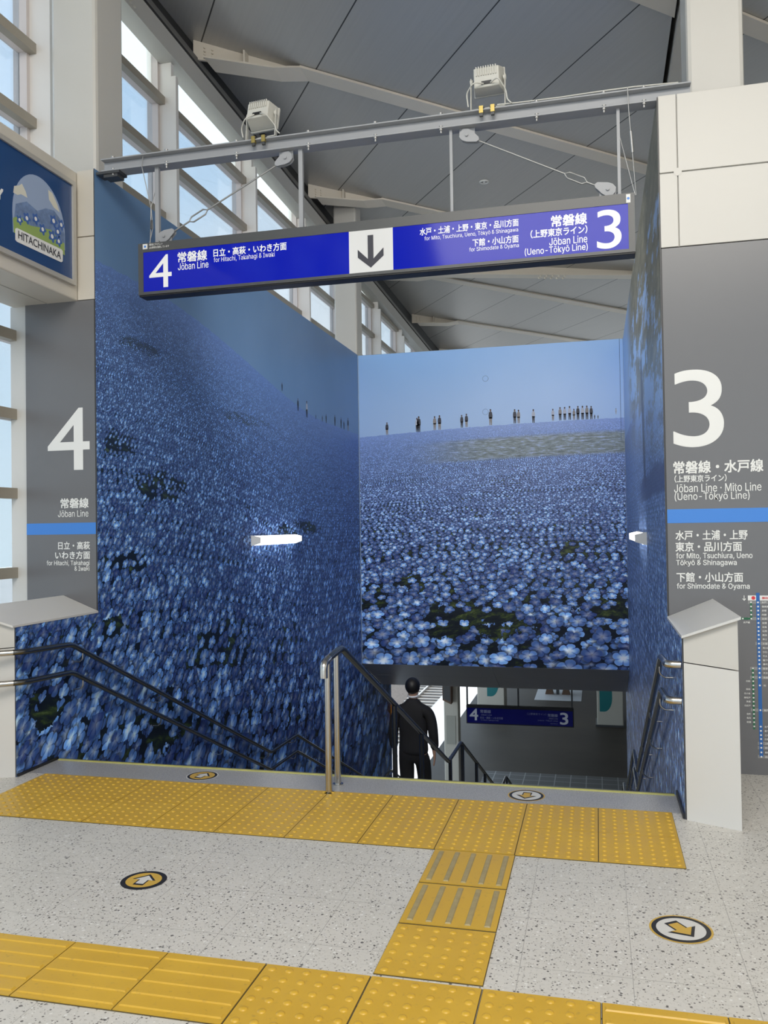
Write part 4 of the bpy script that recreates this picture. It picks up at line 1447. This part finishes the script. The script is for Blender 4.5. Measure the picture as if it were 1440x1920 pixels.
def tread_z(y):
    for y0, z0 in ((5.40, 0), (10.1, -1.78), (15.0, -3.56)):
        if y >= y0 and y < y0 + 3.63:
            return z0 - RISE * (int((y - y0) / RUN) + 1)
    if y < 5.40: return 0
    return -1.78 if y < 10.1 else (-3.56 if y < 15 else PZ)


def rail_z(y):
    for a, b_ in zip(cp[1:], cp[2:]):
        if a[1] <= y <= b_[1]:
            return a[2] + (b_[2] - a[2]) * (y - a[1]) / (b_[1] - a[1])


for y in (5.03, 5.215, 6.78, 7.85, 9.40, 10.28, 11.45, 12.3, 13.9, 15.2, 17.0):
    k_ = MB()
    zt = tread_z(y)
    k_.cyl((-1.62, y, zt), (-1.62, y, rail_z(y) - .01), .021, 14)
    if y < 5.3:
        k_.cyl((-1.62, y, zt), (-1.62, y, zt + .006), .034, 16)
    k_.build('post', M['stainless'] if y < 5.5 else M['rail_dark'], cr)

# =================================================================== MAN ON THE STAIRS
def skin_mesh(name, pts, edges, radii, material, parent, sub=2, base=(0, 0, 0)):
    me = bpy.data.meshes.new(name)
    me.from_pydata([tuple(Vector(p)) for p in pts], edges, [])
    o = bpy.data.objects.new(name, me)
    COL.objects.link(o)
    o.parent = parent
    me.materials.append(material)
    m_ = o.modifiers.new('skin', 'SKIN')
    m_.use_smooth_shade = True
    if not me.skin_vertices:
        bm = bmesh.new()
        bm.from_mesh(me)
        bm.verts.layers.skin.verify()
        bm.to_mesh(me)
        bm.free()
    for i, r in enumerate(radii):
        sv = me.skin_vertices[0].data[i]
        sv.radius = r if isinstance(r, tuple) else (r, r)
        sv.use_root = (i == 0)
    s_ = o.modifiers.new('smooth', 'SUBSURF')
    s_.levels = s_.render_levels = sub
    return o


def graph(chains):
    pts, rad, edges, idx = [], [], [], {}
    for ch in chains:
        prev = None
        for item in ch:
            if isinstance(item, str):
                i = idx[item]
            else:
                nm, p, r = item
                pts.append(p); rad.append(r)
                i = len(pts) - 1
                if nm: idx[nm] = i
            if prev is not None: edges.append((prev, i))
            prev = i
    return pts, edges, rad


man = empty('person', (-2.29, 10.60, -2.077), 'man in a black suit seen from behind, walking down the stairs', 'person')
# figure in local metres, facing +Y (down the stairs); stands on one tread with the right foot a step lower
LF = RISE
ch = [
    [('pel', (0, 0, .93), (.135, .10)), ('abd', (0, .005, 1.08), (.125, .092)), ('che', (0, 0, 1.26), (.150, .108)), ('upc', (0, -.01, 1.40), (.125, .085)),
     ('nek', (0, .0, 1.50), (.056, .056)), ('nk2', (0, .012, 1.555), (.054, .056)), ('jaw', (0, .02, 1.61), (.066, .080)), ('hed', (0, .012, 1.69), (.078, .098)), ('crn', (0, .0, 1.755), (.055, .065))],
    ['hed', (None, (0, .112, 1.665), (.013, .013)), ],
    ['hed', (None, (-.085, .0, 1.665), (.012, .022))],
    ['hed', (None, (.085, .0, 1.665), (.012, .022))],
]
for sx, foot in ((-1, 0.0), (1, -LF)):
    ty = .0 if sx < 0 else .26
    ky = .06 if sx < 0 else .20
    ch.append(['upc', (None, (sx * .11, -.008, 1.42), (.07, .065)), ('sh%d' % sx, (sx * .185, -.005, 1.40), (.058, .055)), (None, (sx * .225, -.01, 1.26), (.046, .046)), (None, (sx * .24, -.015, 1.12), (.040, .040)),
               (None, (sx * .25, .02, .98), (.033, .033)), ('wr%d' % sx, (sx * .255, .05, .865), (.024, .028)), ('pa%d' % sx, (sx * .255, .06, .80), (.016, .036))])
    for fy, l1, l2 in ((-.026, .035, .03), (-.009, .042, .035), (.009, .040, .033), (.026, .032, .026)):
        ch.append(['pa%d' % sx, (None, (sx * .255, .06 + fy, .765), (.0085, .0095)), (None, (sx * .250, .062 + fy, .765 - l1), (.008, .008)), (None, (sx * .243, .066 + fy, .765 - l1 - l2), (.007, .007))])
    ch.append(['wr%d' % sx, (None, (sx * .248, .085, .825), (.012, .012)), (None, (sx * .243, .105, .79), (.0095, .0095)), (None, (sx * .238, .108, .762), (.008, .008))])
    ch.append(['pel', (None, (sx * .09, .0, .86), (.095, .095)), (None, (sx * .10, ky * .6, .70), (.078, .080)), (None, (sx * .10, ky, .50 + foot * .5), (.056, .060)),
               (None, (sx * .10, (ky + ty) / 2 - .01, .32 + foot * .8), (.052, .054)), (None, (sx * .10, ty - .01, .10 + foot), (.036, .040)), (None, (sx * .105, ty + .07, .045 + foot), (.036, .032)), (None, (sx * .11, ty + .15, .03 + foot), (.034, .022))])
p_, e_, r_ = graph(ch)
body = skin_mesh('body', p_, e_, r_, M['skin'], man)
# jacket
ch = [[('hem', (0, -.005, .82), (.215, .145)), ('hip', (0, -.005, .93), (.205, .142)), ('wst', (0, 0, 1.08), (.190, .135)), ('cst', (0, -.005, 1.26), (.215, .148)), ('shl', (0, -.012, 1.40), (.175, .110)), ('col', (0, -.010, 1.49), (.098, .085)), ('cl2', (0, -.006, 1.552), (.068, .068))]]
for sx in (-1, 1):
    ch.append(['shl', (None, (sx * .12, -.008, 1.405), (.100, .085)), (None, (sx * .205, -.006, 1.375), (.086, .080)), (None, (sx * .240, -.01, 1.25), (.074, .074)), (None, (sx * .256, -.015, 1.12), (.067, .068)),
               (None, (sx * .262, .018, .99), (.060, .062)), (None, (sx * .262, .045, .885), (.050, .053))])
p_, e_, r_ = graph(ch)
skin_mesh('jacket', p_, e_, r_, M['suit'], man)
# trousers
ch = [[('wai', (0, 0, 1.0), (.165, .122)), ('sea', (0, -.005, .90), (.172, .126))]]
for sx, foot in ((-1, 0.0), (1, -LF)):
    ty = .0 if sx < 0 else .26
    ky = .06 if sx < 0 else .20
    ch.append(['sea', (None, (sx * .092, .0, .82), (.116, .118)), (None, (sx * .10, ky * .6, .68), (.103, .106)), (None, (sx * .10, ky, .50 + foot * .5), (.088, .092)),
               (None, (sx * .10, (ky + ty) / 2 - .01, .30 + foot * .8), (.082, .086)), (None, (sx * .10, ty - .005, .09 + foot), (.075, .084))])
p_, e_, r_ = graph(ch)
skin_mesh('trousers', p_, e_, r_, M['suit'], man)
# shoes
for sx, ty, foot in ((-1, 0, 0.0), (1, .26, -LF)):
    s_ = MB()
    s_.ball((sx * .108, ty + .075, .042 + foot), .052, .145, .042, 16, 10)
    s_.box(sx * .108 - .046, sx * .108 + .046, ty - .05, ty + .20, foot + .0, foot + .02)
    o_ = s_.build('shoe', M['shoe'])
    o_.parent = man
# hair: a cap that leaves the face free
hm = MB()
hm.ball((0, -.012, 1.70), .094, .112, .105, 24, 16)
keep = []
for fce, mi, smo in zip(hm.f, hm.m, hm.sm):
    cx = sum(hm.v[i][0] for i in fce) / len(fce); cy = sum(hm.v[i][1] for i in fce) / len(fce); cz = sum(hm.v[i][2] for i in fce) / len(fce)
    if (cz > 1.715) or (cy < .03 and cz > 1.588):
        keep.append(fce)
hm.f = keep
hm.m = [0] * len(keep)
hm.sm = [True] * len(keep)
ho = hm.build('hair', M['hair'])
ho.parent = man
so = ho.modifiers.new('thick', 'SOLIDIFY')
so.thickness = .012
# shirt collar band
sc_ = MB()
sc_.tube([(.060 * cos(t * pi / 12), .006 + .062 * sin(t * pi / 12), 1.572 + .006 * sin(t * pi / 12)) for t in range(24)], .013, 8, closed=True)
co_ = sc_.build('shirt_collar', M['shirt'])
co_.parent = man

# =================================================================== OPENING BELOW THE BACK MURAL
SL = -.44
so_ = MB()
def sof(x0, x1, ya, yb_):
    q = [(x0, ya), (x1, ya), (x1, yb_), (x0, yb_)]
    zz = lambda y: -.602 + SL * (y - 13.55)
    so_.hexa([(x, y, zz(y)) for x, y in q], [(x, y, zz(y) + .012) for x, y in q])
for x0, x1 in ((XL + .002, -1.668), (-1.660, XR - .002)):
    for ya, yb_ in ((13.558, 14.195), (14.20, 14.84)):
        sof(x0, x1, ya, yb_)
so_.build('ceiling_soffit', M['soffit'], kind='structure')
MB().box(XL + .01, XR - .01, 13.71, 14.9, -.55, -.50).build('ceiling_soffit_backing', M['gap'], kind='structure')
MB().box(-4.85, 6.5, 14.85, 60, -1.16, -.9).build('ceiling_canopy', mat('canopy_underside', (.10, .095, .09), .6), kind='structure')
MB().box(XR + .1, 6.5, 5, 14.85, -1.0, -.5).build('ceiling_under_concourse', M['concrete'], kind='structure')

# platform below
MB().box(6.4, 6.5, 14.9, 70, PZ, -1.16).build('wall_platform_blocker', M['concrete'], kind='structure')  # added wall out of view, keeps sky light off the platform
MB().box(-5.95, 6.5, 14, 70, PZ - .6, PZ).build('floor_platform', M['asphalt'], kind='structure')
pl_ = MB()
pl_.box(-6.25, -4.95, 14, 70, PZ - .02, PZ + .006)  # pale edge colour runs over the sunlit zone, painting its brightness in
pl_.build('floor_platform_edge', M['coping_sunlit'], kind='structure')
MB().box(-3.2, XR + .3, 22.9, 24.45, PZ, PZ + .008).build('trim_platform_paving', M['paving'], kind='structure')
MB().box(-2.55, -.72, 34.7, 37.4, PZ, PZ + .008).build('trim_sunlit_patch', M['coping_sunlit'], kind='structure')  # pale sheet painting a patch of sunlight on the platform floor
MB().box(-11.5, -6.25, 0, 120, -6.5, -6.35).build('ground_track_bed', M['ballast'], kind='structure')
MB().box(-140, 60, -60, 160, -7.2, -7.0).build('ground', mat('pale_ground', (.55, .53, .50), .9, var=.15, scale=.2), kind='structure')
tk = empty('railway_track', (-7.6, 36, -6.35), 'railway track beyond the bright platform edge, glimpsed past the man', 'railway track')
for x in (-7.05, -8.20):
    MB().box(x - .04, x + .04, 10, 110, -6.35, -6.18).build('rail', M['rail_steel'], tk)
for k_ in range(90):
    sl_ = MB()
    sl_.box(-8.7, -6.5, 20 + k_ * .65, 20.24 + k_ * .65, -6.36, -6.31)
    sl_.build('sleeper', M['concrete'], tk)

# beige steel column by the foot of the stairs
pc = empty('platform_column', (-3.57, 21.1, PZ), 'beige platform column beside the bright platform edge', 'column')
MB().box(-3.76, -3.40, 21.0, 21.35, PZ, -1.16).build('shaft', M['booth'], pc, bevel=.02)
MB().box(-3.70, -3.47, 20.985, 21.0, -3.75, -3.05).build('notice', mat('notice_grey', (.36, .35, .30), .5, var=.05), pc)
sb = empty('speaker_box', (-3.62, 20.9, -2.55), 'small brown box fixed high on the beige platform column', 'box')
k_ = MB()
k_.hexa([(-3.74, 20.72, -2.62), (-3.52, 20.72, -2.72), (-3.52, 20.98, -2.72), (-3.74, 20.98, -2.62)], [(-3.74, 20.72, -2.1), (-3.52, 20.72, -2.1), (-3.52, 20.98, -2.1), (-3.74, 20.98, -2.1)])
k_.build('casing', M['brown'], sb, bevel=.01)
k_ = MB()
k_.hexa([(-3.72, 20.712, -2.58), (-3.54, 20.712, -2.66), (-3.54, 20.72, -2.66), (-3.72, 20.72, -2.58)], [(-3.72, 20.712, -2.14), (-3.54, 20.712, -2.14), (-3.54, 20.72, -2.14), (-3.72, 20.72, -2.14)])
k_.build('front_grille', M['steel_dark'], sb)

# lower hanging sign
ls = empty('station_sign', (-1.63, 18.0, -2.5), 'small dark blue sign with 4 and 3 hanging above the lower platform', 'sign')
LX0, LX1, LZ0, LZ1 = -2.735, -.530, -2.520, -2.135
MB().box(LX0, LX1, 17.96, 18.06, LZ0, LZ1).build('housing', M['black'], ls)
MB().box(LX0 + .02, LX1 - .02, 17.952, 17.960, LZ0 + .02, LZ1 - .055).build('face', M['sign_blue_dim'], ls)
tx = MB()
PLs = lambda x, z: (x, 17.9505, z)
put_text(tx, "4", -2.66, -2.49, -2.325, .235, PLs, 0, .014)
put_text(tx, "3", -.80, -.645, -2.345, .235, PLs, 0, .014)
put_text(tx, "常磐線", -2.44, -2.22, -2.255, .068, PLs, 1, .015)
put_text(tx, "Jōban Line", -2.43, -2.20, -2.325, .032, PLs, 1, .0)
put_text(tx, "日立・高萩・いわき方面", -2.44, -1.97, -2.385, .045, PLs, 1, .01)
put_text(tx, "for Hitachi, Takahagi & Iwaki", -2.43, -2.06, -2.437, .03, PLs, 1, .0)
put_text(tx, "常磐線", -1.05, -.85, -2.285, .062, PLs, 1, .015)
put_text(tx, "（上野東京ライン）", -1.47, -1.08, -2.27, .045, PLs, 1, .0)
put_text(tx, "Jōban Line", -1.03, -.85, -2.35, .03, PLs, 1, .0)
put_text(tx, "(Ueno-Tōkyō Line)", -1.25, -.85, -2.40, .03, PLs, 1, .0)
put_text(tx, "for Mito, Tsuchiura, Ueno", -1.0, -.85, -2.455, .026, PLs, 1, .0)
tx.build('lettering', [mat('dim_white_lettering', (.62, .63, .70), .5, var=0), mat('dim_blue_lettering', (.25, .27, .42), .5, var=0)], ls)
for x in (-2.72, -1.65, -.56):
    MB().box(x - .016, x + .016, 17.99, 18.03, LZ1, -1.16).build('hanger', M['steel_dark'], ls)

# cream booths with a teal emblem, standing on the platform
def booth(label, x0, x1, y, tx0, tx1, zt):
    root = empty('platform_booth', ((x0 + x1) / 2, y + .4, PZ), label, 'booth', 'cream booths on the lower platform')
    MB().box(x0, x1, y, y + 1.0, PZ, -1.17).build('cabinet', M['booth'], root, bevel=.02)
    e_ = MB()
    w_ = tx1 - tx0
    pts = [(tx0, -1.3), (tx0, zt), (tx0 + w_ * .35, zt)] + [(tx0 + w_ * (.35 + .65 * sin(a)), zt + w_ * 1.1 * (1 - cos(a))) for a in [pi / 2 * t / 8 for t in range(1, 9)]] + [(tx1, -1.3)]
    e_.prism(pts, 1, y - .004, y - .0005)
    e_.build('emblem', M['teal'], root)
    k_ = MB()
    k_.box(x0 - .05, x1 + .02, y - .02, y + 1.02, PZ, PZ + .07)
    k_.build('plinth', M['steel_dark'], root)


booth('cream booth with teal emblem at right, standing clear of the hanging sign', -.11, .76, 30.5, -.02, .40, -4.82)
booth('cream booth with teal emblem partly behind the hanging sign', -4.38, -3.40, 31.5, -4.02, -3.60, -4.62)

# bench legs far along the platform
bn = empty('bench', (-1.65, 36.0, PZ), 'platform bench with brown splayed legs on the pale sunlit patch', 'bench')
for x in (-2.02, -1.35):
    k_ = MB()
    k_.hexa([(x - .17, 35.9, PZ + .01), (x + .17, 35.9, PZ + .01), (x + .17, 36.2, PZ + .01), (x - .17, 36.2, PZ + .01)], [(x - .06, 35.95, PZ + .42), (x + .06, 35.95, PZ + .42), (x + .06, 36.15, PZ + .42), (x - .06, 36.15, PZ + .42)])
    k_.build('leg', M['brown'], bn)
MB().box(-2.5, -.9, 35.8, 36.3, PZ + .42, PZ + .47).build('seat', M['brown'], bn, bevel=.01)
MB().box(-1.74, -1.62, 35.9, 36.0, PZ + .01, PZ + .42).build('brace', M['steel_dark'], bn)

# slim orange and white marker at the end of the left stair wall
mk = empty('edge_marker', (-3.755, 15.5, -2.1), 'slim orange and white marker at the far end of the left stair wall', 'marker')
MB().box(-3.768, -3.72, 15.48, 15.54, -2.0, -1.62).build('orange_band', M['orange'], mk)
MB().box(-3.768, -3.72, 15.48, 15.54, -2.12, -2.02).build('white_band', M['coping_sunlit'], mk)
bpy.context.view_layer.update()
